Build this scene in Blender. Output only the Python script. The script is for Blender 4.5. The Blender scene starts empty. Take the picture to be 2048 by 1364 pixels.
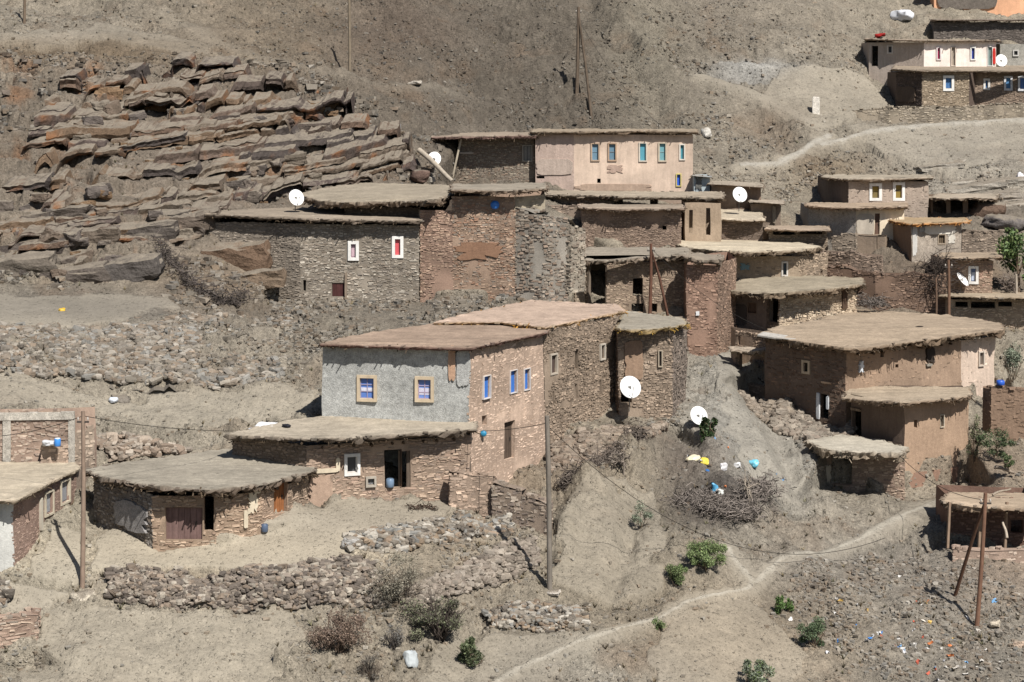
import bpy, math, random
import numpy as np
from mathutils import Vector, geometry

# ---------------------------------------------------------------- camera, light, exposure
SC = bpy.context.scene
COL = SC.collection
F, HX, HY, CZ = 4000.0, 1024.0, 130.0, 40.0      # focal length and horizon in photo pixels, eye height
cam_d = bpy.data.cameras.new('camera')
cam_d.sensor_width = 36.0
cam_d.lens = F / 2048 * 36.0
cam_d.shift_y = -(682 - HY) / 2048
cam_d.clip_start, cam_d.clip_end = 0.5, 4000
cam = bpy.data.objects.new('camera', cam_d)
COL.objects.link(cam)
cam.location = (0, 0, CZ)
cam.rotation_euler = (math.pi / 2, 0, 0)
SC.camera = cam

SUN_AZ, SUN_EL = 28.0, 51.0
_a, _e = math.radians(SUN_AZ), math.radians(SUN_EL)
TOSUN = Vector((math.sin(_a) * math.cos(_e), -math.cos(_a) * math.cos(_e), math.sin(_e)))
W = bpy.data.worlds.new('World')
SC.world = W
W.use_nodes = True
nt = W.node_tree
nt.nodes.clear()
sky = nt.nodes.new('ShaderNodeTexSky')
sky.sky_type = 'NISHITA'
sky.sun_disc = False
sky.sun_elevation = _e
sky.sun_rotation = math.atan2(TOSUN.x, TOSUN.y)
bg = nt.nodes.new('ShaderNodeBackground')
bg.inputs['Strength'].default_value = 0.05
wo = nt.nodes.new('ShaderNodeOutputWorld')
nt.links.new(sky.outputs['Color'], bg.inputs['Color'])
nt.links.new(bg.outputs['Background'], wo.inputs['Surface'])
sd = bpy.data.lights.new('sun', 'SUN')
sd.energy = 5.0
sd.angle = math.radians(0.53)
sd.color = (1.0, 0.955, 0.89)
sun = bpy.data.objects.new('sun', sd)
COL.objects.link(sun)
sun.location = (60, -60, 120)
sun.rotation_euler = TOSUN.to_track_quat('Z', 'Y').to_euler()
VS = SC.view_settings
VS.view_transform, VS.look, VS.exposure, VS.gamma, VS.use_curve_mapping = 'Standard', 'None', 0.5, 1.0, False

# ---------------------------------------------------------------- numbers
RNG = np.random.default_rng(7)
random.seed(7)
GAIN = 0.88
WG = 1.28          # walls: sun-bleached stone and mud
GT = 0.60          # soil


def lin(c, k=GAIN):
    c = np.asarray(c, float) / 255.0
    ch = c.max() - c.min()
    c = c + (c @ np.array([0.3, 0.59, 0.11]) - c) * (0.28 if ch < 0.33 else 0.08)      # dusty, sun-faded tones
    return np.where(c <= 0.04045, c / 12.92, ((c + 0.055) / 1.055) ** 2.4) * k


def P(px, py, D):
    return np.array([(px - HX) / F * D, D, CZ - (py - HY) / F * D])


def XY(px, D):
    return np.array([(px - HX) / F * D, D])


def Zc(py, D):
    return CZ - (py - HY) / F * D


def _hash(ix, iy, iz, seed):
    h = (ix.astype(np.int64) * 374761393 + iy.astype(np.int64) * 668265263 + iz.astype(np.int64) * 1440662683 + seed * 974634777) & 0xFFFFFFFF
    h = ((h ^ (h >> 13)) * 1274126177) & 0xFFFFFFFF
    h = ((h ^ (h >> 16)) * 2246822519) & 0xFFFFFFFF
    return ((h ^ (h >> 15)) & 0xFFFFFF) / float(0xFFFFFF)


def vnoise(p, seed=0):
    """value noise, -1..1, p is (N,3)"""
    i = np.floor(p)
    f = p - i
    f = f * f * (3 - 2 * f)
    r = 0.0
    for dx in (0, 1):
        wx = f[:, 0] if dx else 1 - f[:, 0]
        for dy in (0, 1):
            wy = f[:, 1] if dy else 1 - f[:, 1]
            for dz in (0, 1):
                wz = f[:, 2] if dz else 1 - f[:, 2]
                r = r + wx * wy * wz * _hash(i[:, 0] + dx, i[:, 1] + dy, i[:, 2] + dz, seed)
    return r * 2 - 1


def fbm(p, seed=0, octv=4, gain=0.5):
    r, a = 0.0, 1.0
    for k in range(octv):
        r = r + a * vnoise(p * (2.03 ** k), seed + 17 * k)
        a *= gain
    return r


def sstep(a, b, x):
    t = np.clip((x - a) / (b - a), 0, 1)
    return t * t * (3 - 2 * t)


# ---------------------------------------------------------------- mesh builder
class MB:
    def __init__(self):
        self.V, self.C, self.Q, self.n = [], [], [], 0
        self.loops, self.lens, self.mi, self.sm = [], [], [], []

    def add(self, V, faces, col, mi=0, smooth=False):
        """V (n,3); faces: int array (m,k) or list of index lists; col (3,) or (n,3)"""
        V = np.asarray(V, float).reshape(-1, 3)
        n = len(V)
        c = np.asarray(col, float)
        if c.ndim == 1:
            c = np.repeat(c[None], n, 0)
        if c.shape[1] == 3:
            c = np.concatenate([c, np.ones((n, 1))], 1)
        self.V.append(V)
        self.C.append(c)
        if isinstance(faces, np.ndarray):
            m, k = faces.shape
            self.loops.append((faces + self.n).ravel())
            self.lens.append(np.full(m, k))
        else:
            m = len(faces)
            self.loops.append(np.array([x for f in faces for x in f], int) + self.n)
            self.lens.append(np.array([len(f) for f in faces]))
        self.mi.append(np.full(m, mi))
        self.sm.append(np.full(m, smooth))
        self.n += n

    def box(self, c, s, col, R=None, mi=0, jit=0.0):
        t = CUBE * np.asarray(s) * 0.5
        if jit:
            t = t + RNG.uniform(-1, 1, t.shape) * jit
        if R is not None:
            t = t @ R.T
        self.add(t + np.asarray(c), CUBE_F, col, mi)

    def tube(self, pts, rad, col, n=8, mi=0, smooth=True, cap=True):
        pts = np.asarray(pts, float)
        rad = np.broadcast_to(np.asarray(rad, float), (len(pts),))
        rings = []
        for i in range(len(pts)):
            a = pts[min(i + 1, len(pts) - 1)] - pts[max(i - 1, 0)]
            a = a / (np.linalg.norm(a) + 1e-9)
            ref = np.array([0, 0, 1.0]) if abs(a[2]) < 0.9 else np.array([0, 1.0, 0])
            u = np.cross(a, ref)
            u /= np.linalg.norm(u)
            v = np.cross(a, u)
            th = np.linspace(0, 2 * np.pi, n, endpoint=False)
            rings.append(pts[i] + rad[i] * (np.cos(th)[:, None] * u + np.sin(th)[:, None] * v))
        V = np.concatenate(rings)
        fs = []
        for i in range(len(pts) - 1):
            for k in range(n):
                k2 = (k + 1) % n
                fs.append([i * n + k, i * n + k2, (i + 1) * n + k2, (i + 1) * n + k])
        self.add(V, np.array(fs), col, mi, smooth)
        if cap:
            self.add(rings[0], [list(range(n))], col, mi)
            self.add(rings[-1], [list(range(n))[::-1]], col, mi)

    def build(self, name, mats, parent=None, origin=None):
        V = np.concatenate(self.V)
        if origin is not None:
            V = V - np.asarray(origin)
        me = bpy.data.meshes.new(name)
        loops = np.concatenate(self.loops).astype(np.int32)
        lens = np.concatenate(self.lens).astype(np.int32)
        st = np.concatenate([[0], np.cumsum(lens)[:-1]]).astype(np.int32)
        me.vertices.add(len(V))
        me.vertices.foreach_set('co', V.astype(np.float32).ravel())
        me.loops.add(len(loops))
        me.loops.foreach_set('vertex_index', loops)
        me.polygons.add(len(lens))
        me.polygons.foreach_set('loop_start', st)
        me.polygons.foreach_set('material_index', np.concatenate(self.mi).astype(np.int32))
        me.polygons.foreach_set('use_smooth', np.concatenate(self.sm).astype(bool))
        me.update(calc_edges=True)
        me.validate()
        at = me.attributes.new('Col', 'FLOAT_COLOR', 'POINT')
        C = np.concatenate(self.C)
        at.data.foreach_set('color', C.astype(np.float32).ravel())
        for m in (mats if isinstance(mats, (list, tuple)) else [mats]):
            me.materials.append(m)
        o = bpy.data.objects.new(name, me)
        COL.objects.link(o)
        if origin is not None and parent is None:
            o.location = origin
        if parent is not None:
            o.parent = parent
        return o


CUBE = np.array([[-1, -1, -1], [1, -1, -1], [1, 1, -1], [-1, 1, -1], [-1, -1, 1], [1, -1, 1], [1, 1, 1], [-1, 1, 1]], float)
CUBE_F = np.array([[0, 3, 2, 1], [4, 5, 6, 7], [0, 1, 5, 4], [1, 2, 6, 5], [2, 3, 7, 6], [3, 0, 4, 7]])


def rot(rx=0, ry=0, rz=0):
    cx, sx, cy, sy, cz, sz = math.cos(rx), math.sin(rx), math.cos(ry), math.sin(ry), math.cos(rz), math.sin(rz)
    return (np.array([[cz, -sz, 0], [sz, cz, 0], [0, 0, 1]]) @ np.array([[cy, 0, sy], [0, 1, 0], [-sy, 0, cy]])
            @ np.array([[1, 0, 0], [0, cx, -sx], [0, sx, cx]]))


def sphere_template(n):
    """cube sphere: verts, quads (shared corners not merged)"""
    V, Fq = [], []
    g = np.linspace(-1, 1, n + 1)
    for ax in range(3):
        for s in (-1, 1):
            b = len(V)
            for i in range(n + 1):
                for j in range(n + 1):
                    p = [0, 0, 0]
                    p[ax] = s
                    p[(ax + 1) % 3] = g[i]
                    p[(ax + 2) % 3] = g[j]
                    V.append(p)
            for i in range(n):
                for j in range(n):
                    q = [b + i * (n + 1) + j, b + (i + 1) * (n + 1) + j, b + (i + 1) * (n + 1) + j + 1, b + i * (n + 1) + j + 1]
                    Fq.append(q if s > 0 else q[::-1])
    return np.array(V, float), np.array(Fq)


CS3, CS3F = sphere_template(4)
CS5, CS5F = sphere_template(7)


def rock(mb, c, s, R, col, seed, rough=0.22, sq=0.55, big=False, mi=0, smooth=False):
    T, TF = (CS5, CS5F) if big else (CS3, CS3F)
    nrm = T / np.linalg.norm(T, axis=1, keepdims=True)
    t = T * sq + nrm * (1 - sq)
    n = fbm(nrm * 1.3 + seed * 3.7, seed, 3)
    t = t * (1 + rough * n[:, None])
    t = (t * np.asarray(s) * 0.5) @ R.T + np.asarray(c)
    if big:
        t = t + 0.10 * np.stack([vnoise(t * 2.2, 5), vnoise(t * 2.2, 6), vnoise(t * 2.2, 7)], 1)
    cc = np.asarray(col) * (1 + 0.12 * vnoise(t * 1.7, 9))[:, None]
    mb.add(t, TF, cc, mi, smooth)


CS2, CS2F = sphere_template(2)
_n2 = CS2 / np.linalg.norm(CS2, axis=1, keepdims=True)


def boulders_batch(mb, C, S, cols, seed=1, tilt=0.35, lay=True):
    """many rounded field stones, turned every way, their long side mostly lying flat"""
    n = len(C)
    r = np.random.default_rng(seed)
    base = CS2 * 0.5 + _n2 * 0.55
    w = 0.25 * vnoise(np.repeat(np.arange(n), len(base))[:, None] * 7.3 + np.tile(_n2 * 1.4, (n, 1)), seed).reshape(n, -1, 1)
    T = base[None] * (1 + w) * S[:, None, :] * 0.5
    yaw, tx, ty = r.normal(0, 0.7, n), r.normal(0, tilt, n), r.normal(0, tilt * 0.6, n)
    for ax, ang in (((1, 2), tx), ((2, 0), ty), ((0, 1), yaw)):
        c, s = np.cos(ang)[:, None], np.sin(ang)[:, None]
        a, b = T[..., ax[0]].copy(), T[..., ax[1]].copy()
        T[..., ax[0]], T[..., ax[1]] = a * c - b * s, a * s + b * c
    V = T + C[:, None, :]
    k = len(base)
    fs = (CS2F[None] + k * np.arange(n)[:, None, None]).reshape(-1, 4)
    mb.add(V.reshape(-1, 3), fs, np.repeat(cols, k, 0), 0)


def stones_batch(mb, C, S, YAW, cols, mi=0, seed=1, roll=0.0):
    """many small stones: 8-corner blocks, corners shaken"""
    n = len(C)
    if n == 0:
        return
    r = np.random.default_rng(seed)
    T = np.repeat(CUBE[None], n, 0) * (1 + r.uniform(-0.45, 0.15, (n, 8, 3)))
    T = T * S[:, None, :] * 0.5
    if roll:
        a = r.normal(0, roll, n)[:, None]
        x0, z0 = T[..., 0].copy(), T[..., 2].copy()
        T[..., 0], T[..., 2] = x0 * np.cos(a) - z0 * np.sin(a), x0 * np.sin(a) + z0 * np.cos(a)
    c, s = np.cos(YAW), np.sin(YAW)
    X = T[..., 0] * c[:, None] - T[..., 1] * s[:, None]
    Y = T[..., 0] * s[:, None] + T[..., 1] * c[:, None]
    V = np.stack([X, Y, T[..., 2]], -1) + C[:, None, :]
    fs = (CUBE_F[None] + 8 * np.arange(n)[:, None, None]).reshape(-1, 4)
    mb.add(V.reshape(-1, 3), fs, np.repeat(cols, 8, 0), mi)


# ---------------------------------------------------------------- materials
def mat(name, rough=0.92, spec=0.15, noises=((2.0, 0.85, 1.12), (14.0, 0.85, 1.12)), bump=((18.0, 0.5, 0.03),), dust=None,
        spots=None, col=None, metal=0.0, streak=None, calm=False):
    m = bpy.data.materials.new(name)
    m.use_nodes = True
    t = m.node_tree
    N, L = t.nodes, t.links
    b = N['Principled BSDF']
    b.inputs['Roughness'].default_value = rough
    b.inputs['Specular IOR Level'].default_value = spec
    b.inputs['Metallic'].default_value = metal
    geo = N.new('ShaderNodeNewGeometry')
    if col is None:
        a = N.new('ShaderNodeAttribute')
        a.attribute_name = 'Col'
        cur = a.outputs['Color']
    else:
        a = N.new('ShaderNodeRGB')
        a.outputs[0].default_value = (*lin(col), 1)
        cur = a.outputs[0]

    def mul(cur, fac):
        x = N.new('ShaderNodeVectorMath')
        x.operation = 'SCALE'
        L.new(cur, x.inputs[0])
        L.new(fac, x.inputs['Scale'])
        return x.outputs[0]

    def noise(scale, detail=4.0, vec=None, rgh=0.6):
        x = N.new('ShaderNodeTexNoise')
        x.inputs['Scale'].default_value = scale
        x.inputs['Detail'].default_value = detail
        x.inputs['Roughness'].default_value = rgh
        L.new(vec or geo.outputs['Position'], x.inputs['Vector'])
        return x.outputs['Fac']

    def ramp(v, a, b, lo, hi):
        x = N.new('ShaderNodeMapRange')
        x.inputs['From Min'].default_value = a
        x.inputs['From Max'].default_value = b
        x.inputs['To Min'].default_value = lo
        x.inputs['To Max'].default_value = hi
        L.new(v, x.inputs['Value'])
        return x.outputs['Result']

    def stretched(sx, sy, sz):
        x = N.new('ShaderNodeVectorMath')
        x.operation = 'MULTIPLY'
        x.inputs[1].default_value = (sx, sy, sz)
        L.new(geo.outputs['Position'], x.inputs[0])
        return x.outputs[0]

    def damp(v):                                       # trodden soil (alpha 0) shows less of the grain
        if not calm:
            return v
        x = N.new('ShaderNodeMix')
        x.data_type = 'FLOAT'
        L.new(ramp(a.outputs['Alpha'], 0, 1, 0.35, 1.0), x.inputs['Factor'])
        x.inputs['A'].default_value = 1.0
        L.new(v, x.inputs['B'])
        return x.outputs['Result']

    for sc, lo, hi in noises:
        cur = mul(cur, damp(ramp(noise(sc, 6.0, None, 0.7), 0.3, 0.7, lo, hi)))
    if streak:                                         # vertical or grain streaks: (vec scale, lo, hi)
        cur = mul(cur, ramp(noise(1.0, 3.0, stretched(*streak[0])), 0.3, 0.7, streak[1], streak[2]))
    if dust:                                           # soil lying on upward faces
        sep = N.new('ShaderNodeSeparateXYZ')
        L.new(geo.outputs['Normal'], sep.inputs[0])
        dn = N.new('ShaderNodeMath')
        dn.operation = 'MULTIPLY_ADD'
        L.new(noise(1.6), dn.inputs[0])
        dn.inputs[1].default_value = 0.9
        L.new(sep.outputs['Z'], dn.inputs[2])
        fac = ramp(dn.outputs[0], dust[1], dust[2], 0.0, 1.0)
        mx = N.new('ShaderNodeMix')
        mx.data_type = 'RGBA'
        L.new(fac, mx.inputs['Factor'])
        L.new(cur, mx.inputs['A'])
        mx.inputs['B'].default_value = (*lin(dust[0]), 1)
        cur = mx.outputs['Result']
        cur = mul(cur, ramp(noise(9.0), 0.3, 0.7, 0.85, 1.12))
    h = None
    for sc, st, dist in bump:
        bp = N.new('ShaderNodeBump')
        bp.inputs['Strength'].default_value = st
        if calm:
            L.new(ramp(a.outputs['Alpha'], 0, 1, st * 0.4, st), bp.inputs['Strength'])
        bp.inputs['Distance'].default_value = dist
        L.new(noise(sc, 5.0), bp.inputs['Height'])
        if h is not None:
            L.new(h, bp.inputs['Normal'])
        h = bp.outputs['Normal']
    for spots in ([spots] if isinstance(spots, tuple) else (spots or [])):      # pebbles: (scale, share, lo, hi, bump)
        vo = N.new('ShaderNodeTexVoronoi')
        vo.inputs['Scale'].default_value = spots[0]
        L.new(geo.outputs['Position'], vo.inputs['Vector'])
        sp = N.new('ShaderNodeSeparateColor')
        L.new(vo.outputs['Color'], sp.inputs[0])
        inside = ramp(vo.outputs['Distance'], 0.25, 0.42, 1.0, 0.0)
        pick = ramp(sp.outputs['Red'], 1 - spots[1], 1 - spots[1] + 0.02, 0.0, 1.0)
        k = N.new('ShaderNodeMath')
        k.operation = 'MULTIPLY'
        L.new(inside, k.inputs[0])
        L.new(pick, k.inputs[1])
        tone = ramp(sp.outputs['Green'], 0, 1, spots[2], spots[3])
        mx = N.new('ShaderNodeMix')
        mx.data_type = 'FLOAT'
        L.new(k.outputs[0], mx.inputs['Factor'])
        mx.inputs['A'].default_value = 1.0
        L.new(tone, mx.inputs['B'])
        cur = mul(cur, damp(mx.outputs['Result']))
        bp = N.new('ShaderNodeBump')
        bp.inputs['Strength'].default_value = spots[4]
        bp.inputs['Distance'].default_value = 0.05
        L.new(k.outputs[0], bp.inputs['Height'])
        if h is not None:
            L.new(h, bp.inputs['Normal'])
        h = bp.outputs['Normal']
    L.new(cur, b.inputs['Base Color'])
    if h is not None:
        L.new(h, b.inputs['Normal'])
    return m


M = dict(
    soil=mat('soil', noises=((0.35, 0.84, 1.14), (2.0, 0.76, 1.2), (6.0, 0.68, 1.3), (15.0, 0.66, 1.3)), bump=((2.5, 0.7, 0.16), (8.0, 0.9, 0.09), (24.0, 0.8, 0.035)),
             spots=[(4.5, 0.3, 0.55, 1.45, 0.9), (10.0, 0.4, 0.6, 1.5, 0.7)], calm=True),
    rock=mat('rock', noises=((0.8, 0.8, 1.15), (6.0, 0.8, 1.15)), bump=((3.5, 0.9, 0.2), (12.0, 0.8, 0.06), (30.0, 0.7, 0.03)), dust=((140, 127, 109), 1.05, 1.45)),
    stone=mat('stone', noises=((1.0, 0.88, 1.1), (16.0, 0.8, 1.16)), bump=((25.0, 0.6, 0.03),)),
    mud=mat('mud', noises=((0.7, 0.86, 1.1), (7.0, 0.88, 1.1), (30.0, 0.86, 1.12)), bump=((6.0, 0.5, 0.05), (30.0, 0.6, 0.02)), streak=((5, 5, 0.7), 0.88, 1.08)),
    render=mat('render', noises=((0.9, 0.82, 1.14), (4.0, 0.72, 1.28), (18.0, 0.6, 1.42)), bump=((22.0, 0.9, 0.04),)),
    paint=mat('paint', rough=0.8, noises=((0.6, 0.88, 1.06), (2.0, 0.88, 1.08), (9.0, 0.9, 1.06)), bump=((12.0, 0.3, 0.015),), streak=((2.5, 2.5, 0.35), 0.84, 1.06)),
    trim=mat('trim', rough=0.7, noises=((6.0, 0.95, 1.03),), bump=()),
    roofmud=mat('roofmud', noises=((0.4, 0.8, 1.14), (1.6, 0.86, 1.12), (7.0, 0.84, 1.14), (18.0, 0.82, 1.14)), bump=((2.0, 0.5, 0.08), (14.0, 0.6, 0.03)), spots=(4.0, 0.1, 0.7, 1.3, 0.4)),
    wood=mat('wood', rough=0.85, noises=((3.0, 0.8, 1.15),), bump=((30.0, 0.4, 0.01),), streak=((14, 14, 1.2), 0.75, 1.15)),
    shutter=mat('shutter', rough=0.55, spec=0.4, noises=((5.0, 0.9, 1.06),), bump=()),
    plastic=mat('plastic', rough=0.4, spec=0.5, noises=((4.0, 0.92, 1.05),), bump=()),
    cloth=mat('cloth', rough=0.9, noises=((5.0, 0.85, 1.08),), bump=((9.0, 0.6, 0.03),)),
    enamel=mat('enamel', rough=0.45, spec=0.4, noises=((2.5, 0.88, 1.03), (9.0, 0.93, 1.02)), bump=()),
    leaf=mat('leaf', rough=0.6, spec=0.3, noises=((2.5, 0.75, 1.2),), bump=()),
    twig=mat('twig', rough=0.9, noises=((8.0, 0.75, 1.2),), bump=()),
    metal=mat('metal', rough=0.55, spec=0.5, metal=0.3, noises=((5.0, 0.8, 1.1),), bump=()),
    wire=mat('wire', rough=0.6, noises=(), bump=(), col=(50, 46, 42)),
)


# ---------------------------------------------------------------- things
GROUPS = {'house': 'houses of the hillside village', 'shrub': 'green shrubs on the slope', 'boulder': 'single boulders', 'bag': 'plastic bags in the rubbish', 'wall': 'stone walls of the village', 'cloth': 'cloths lying about'}


def tag(o, label, cat, group=None):
    group = group or GROUPS.get(cat)
    o['label'] = label
    o['category'] = cat
    if group:
        o['group'] = group
    return o


def thing(name, label, cat, loc, group=None):
    o = bpy.data.objects.new(name, None)
    o.empty_display_size = 0.3
    COL.objects.link(o)
    o.location = loc
    return tag(o, label, cat, group)
# ---------------------------------------------------------------- the hillside
COLS = {
    -400: [(1700, 64), (1400, 77), (1200, 82), (1000, 88), (925, 92), (820, 94), (740, 99), (640, 104), (560, 112), (400, 121), (200, 135), (100, 143), (0, 154), (-150, 180), (-600, 260)],
    0: [(1700, 64), (1560, 71.5), (1400, 77), (1300, 79.5), (1230, 81.5), (1160, 83), (1100, 84.5), (1000, 88), (925, 92), (820, 94.5), (780, 97), (740, 99), (700, 101), (640, 104.5), (600, 110), (560, 113), (500, 116), (400, 122), (300, 128), (200, 135), (100, 144), (0, 157), (-150, 184), (-600, 262)],
    200: [(1700, 64), (1560, 71.5), (1400, 77), (1300, 79.5), (1220, 82), (1165, 83.3), (1130, 84), (1040, 88.5), (1000, 91), (930, 93.5), (830, 97), (780, 99), (740, 100.5), (700, 102), (640, 105.5), (600, 111), (560, 114), (500, 117), (400, 123), (300, 130), (200, 137), (100, 146), (0, 160), (-150, 186), (-600, 264)],
    400: [(1700, 64), (1560, 71.5), (1400, 77.5), (1300, 80), (1220, 82.3), (1130, 84.2), (1080, 86.5), (1055, 88), (1000, 91.5), (895, 95), (830, 97.5), (780, 99.5), (740, 101), (700, 103), (640, 106.5), (600, 111.5), (560, 115.5), (500, 119), (440, 122), (400, 126), (300, 132), (200, 139), (100, 148), (0, 162), (-150, 188), (-600, 266)],
    600: [(1700, 64), (1560, 72), (1400, 78), (1300, 80.5), (1220, 82.7), (1130, 84.5), (1060, 87.5), (1000, 90.5), (960, 92), (870, 95.5), (838, 97), (780, 99.5), (700, 104), (650, 107.5), (600, 115), (565, 119), (500, 125), (430, 129), (400, 132), (300, 138), (200, 145), (100, 153), (0, 166), (-150, 190), (-600, 268)],
    800: [(1700, 65), (1560, 72), (1400, 78), (1300, 80.8), (1200, 83.2), (1130, 85), (1060, 88), (1000, 91.2), (900, 96), (840, 99), (690, 102.5), (640, 107.5), (600, 115), (590, 118), (500, 126), (440, 132), (400, 137), (365, 141), (300, 146), (260, 149.5), (200, 154), (100, 162), (0, 172), (-150, 193), (-600, 270)],
    1000: [(1700, 66), (1560, 72.5), (1400, 79), (1300, 82), (1200, 84.7), (1100, 87.5), (1030, 91), (1000, 94), (960, 97), (850, 101.5), (690, 107), (610, 113.5), (600, 116), (560, 121), (450, 128), (390, 140), (362, 148), (300, 157), (265, 160), (200, 164), (100, 170), (0, 178), (-150, 198), (-600, 274)],
    1200: [(1700, 66), (1560, 73), (1400, 79.5), (1320, 81.5), (1250, 83.2), (1150, 86.3), (1050, 90.5), (950, 96), (900, 99), (860, 101.6), (800, 106), (700, 112), (625, 121), (560, 129), (500, 132), (450, 140), (400, 147), (382, 151), (300, 158), (255, 161), (200, 165), (100, 171), (0, 179), (-150, 199), (-600, 275)],
    1400: [(1700, 67), (1560, 73.5), (1400, 80), (1300, 83), (1250, 84.5), (1150, 88), (1100, 90.5), (1000, 95), (900, 99.8), (850, 103.5), (750, 113), (700, 119), (640, 126.5), (560, 131), (500, 138.5), (450, 144), (400, 149), (380, 152), (300, 160), (200, 168), (100, 175), (0, 183), (-150, 202), (-600, 277)],
    1600: [(1700, 68), (1560, 74.5), (1400, 81), (1300, 84.5), (1250, 86.3), (1150, 91), (1080, 94.5), (1000, 98.5), (900, 105), (850, 111.5), (800, 115), (750, 117), (700, 120), (650, 127.5), (560, 136.5), (500, 142), (450, 147), (400, 153), (350, 157), (300, 161), (200, 169), (100, 176), (0, 184), (-150, 203), (-600, 278)],
    1800: [(1700, 69), (1560, 75.5), (1400, 82), (1300, 85.5), (1250, 87.5), (1150, 92.5), (1080, 96), (1000, 101.5), (980, 104), (900, 109), (850, 112.5), (780, 116), (700, 122.5), (630, 130), (560, 134), (510, 138.5), (450, 147), (400, 153), (350, 158), (300, 162), (240, 167), (215, 172), (150, 178), (100, 182), (60, 186), (0, 193), (-150, 212), (-600, 286)],
    2048: [(1700, 69), (1560, 76), (1400, 82), (1250, 88), (1150, 92), (1085, 96), (1040, 99), (980, 102), (930, 105), (880, 109), (800, 113.5), (700, 122), (660, 128), (600, 134), (560, 137), (500, 142), (450, 148), (400, 153), (350, 158), (300, 163), (240, 168), (210, 173), (150, 178), (100, 183), (35, 191), (0, 195), (-150, 215), (-600, 288)],
    2450: [(1700, 69), (1400, 82), (1250, 88), (1085, 95), (980, 102), (880, 109), (700, 122), (600, 134), (500, 143), (400, 154), (300, 163), (200, 173), (100, 184), (0, 195), (-150, 215), (-600, 288)],
}
COLS[-1000], COLS[3100] = COLS[-400], COLS[2450]
GX = np.arange(-1000, 3102, 6.0)
GY = np.arange(-600, 1702, 6.0)
_cx = np.array(sorted(COLS))
_cols = []
for c in _cx:
    a = np.array(sorted(COLS[c]))
    _cols.append(np.interp(GY, a[:, 0], a[:, 1]))
_cols = np.array(_cols).T                                   # (py, col)
DM = np.empty((len(GY), len(GX)))
for j, x in enumerate(GX):
    k = min(max(np.searchsorted(_cx, x) - 1, 0), len(_cx) - 2)
    t = (x - _cx[k]) / (_cx[k + 1] - _cx[k])
    t = t * t * (3 - 2 * t) * 0.5 + t * 0.5
    DM[:, j] = _cols[:, k] * (1 - t) + _cols[:, k + 1] * t


def blur(A, n, ax):
    k = np.exp(-np.linspace(-2, 2, 2 * n + 1) ** 2)
    k /= k.sum()
    pad = [(0, 0), (0, 0)]
    pad[ax] = (n, n)
    B = np.pad(A, pad, 'reflect', reflect_type='odd')
    return np.apply_along_axis(lambda v: np.convolve(v, k, 'valid'), ax, B)


DM = blur(blur(DM, 2, 0), 6, 1)
# where the feet of the walls stand: (px, py, D)
FEET = [(560, 597, 119.8), (630, 597, 119.4), (700, 598, 119.2), (770, 599, 119.1), (838, 600, 119.0), (920, 603, 118.9), (1000, 605, 118.6), (1160, 383, 150.4), (1270, 383, 150), (1386, 383, 149.5),
        (917, 366, 152.6), (990, 366, 152.2), (1060, 366, 151.8), (1166, 499, 137.2), (1260, 499, 137), (1362, 499, 136.8), (1170, 618, 126.6), (1213, 618, 126.2), (1300, 621, 126.1), (1370, 622, 126),
        (1374, 700, 123.8), (1436, 704, 123.6), (1470, 700, 125), (1432, 562, 135), (1520, 562, 134.5), (1600, 563, 134), (1450, 655, 128.8), (1534, 655, 127.8), (1620, 655, 127.5), (1700, 652, 128.8),
        (1540, 785, 116), (1600, 815, 114.2), (1650, 838, 112.6), (1692, 838, 112), (1808, 986, 106.7), (1870, 974, 107.8), (1930, 962, 109), (1656, 964, 105.6), (1705, 976, 105.2), (1800, 986, 104.5),
        (1640, 490, 144.6), (1700, 503, 143.6), (1823, 512, 140), (1870, 512, 139.9), (1915, 512, 139.8), (186, 1047, 89.4), (305, 1097, 86.1), (432, 1068, 86.0), (522, 1044, 87.1), (576, 1028, 88.5), (1237, 882, 104.2), (1346, 882, 104.4),
        (1868, 96, 187.4), (1970, 96, 187), (2080, 96, 186.8), (1745, 136, 179.2), (1800, 209, 173.4), (1985, 785, 118.4), (1500, 772, 118.2), (1880, 436, 149.3), (1980, 436, 149.1),
        (0, 1335, 79.4), (70, 1335, 79.9), (28, 1140, 83.7), (90, 1045, 86.8), (150, 990, 89.3), (905, 1018, 91.2), (985, 1012, 91.4), (1900, 1078, 98.2), (1980, 1080, 97.9), (2060, 1081, 97.6), (1975, 868, 109.3), (2060, 868, 109)]
_GXX, _GYY = np.meshgrid(GX, GY)
for _ in range(6):
    num, den = np.zeros_like(DM), np.zeros_like(DM)
    for px, py, D in FEET:
        i, j = int(round((py - GY[0]) / 6)), int(round((px - GX[0]) / 6))
        w = np.exp(-((_GXX - px) / 46) ** 2 - ((_GYY - py) / 15) ** 2)
        num += w * (D - 0.25 - DM[i, j])
        den += w
    DM = DM + num / np.maximum(den, 1)
for i in range(1, len(GY)):                                 # no rise of ground may stand in front of a wall foot
    if GY[i] > 330:
        DM[i] = np.maximum(DM[i], DM[i - 1] * (GY[i - 1] - HY) / (GY[i] - HY) * 0.999)
DM = blur(DM, 1, 0)
for i in range(len(GY) - 2, -1, -1):                        # always farther as the eye climbs
    DM[i] = np.maximum(DM[i], DM[i + 1] + 0.02)


def Dat(px, py):
    px, py = np.asarray(px, float), np.asarray(py, float)
    fx = np.clip((px - GX[0]) / 6.0, 0, len(GX) - 1.001)
    fy = np.clip((py - GY[0]) / 6.0, 0, len(GY) - 1.001)
    i, j = fy.astype(int), fx.astype(int)
    u, v = fx - j, fy - i
    return (DM[i, j] * (1 - u) + DM[i, j + 1] * u) * (1 - v) + (DM[i + 1, j] * (1 - u) + DM[i + 1, j + 1] * u) * v


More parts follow.
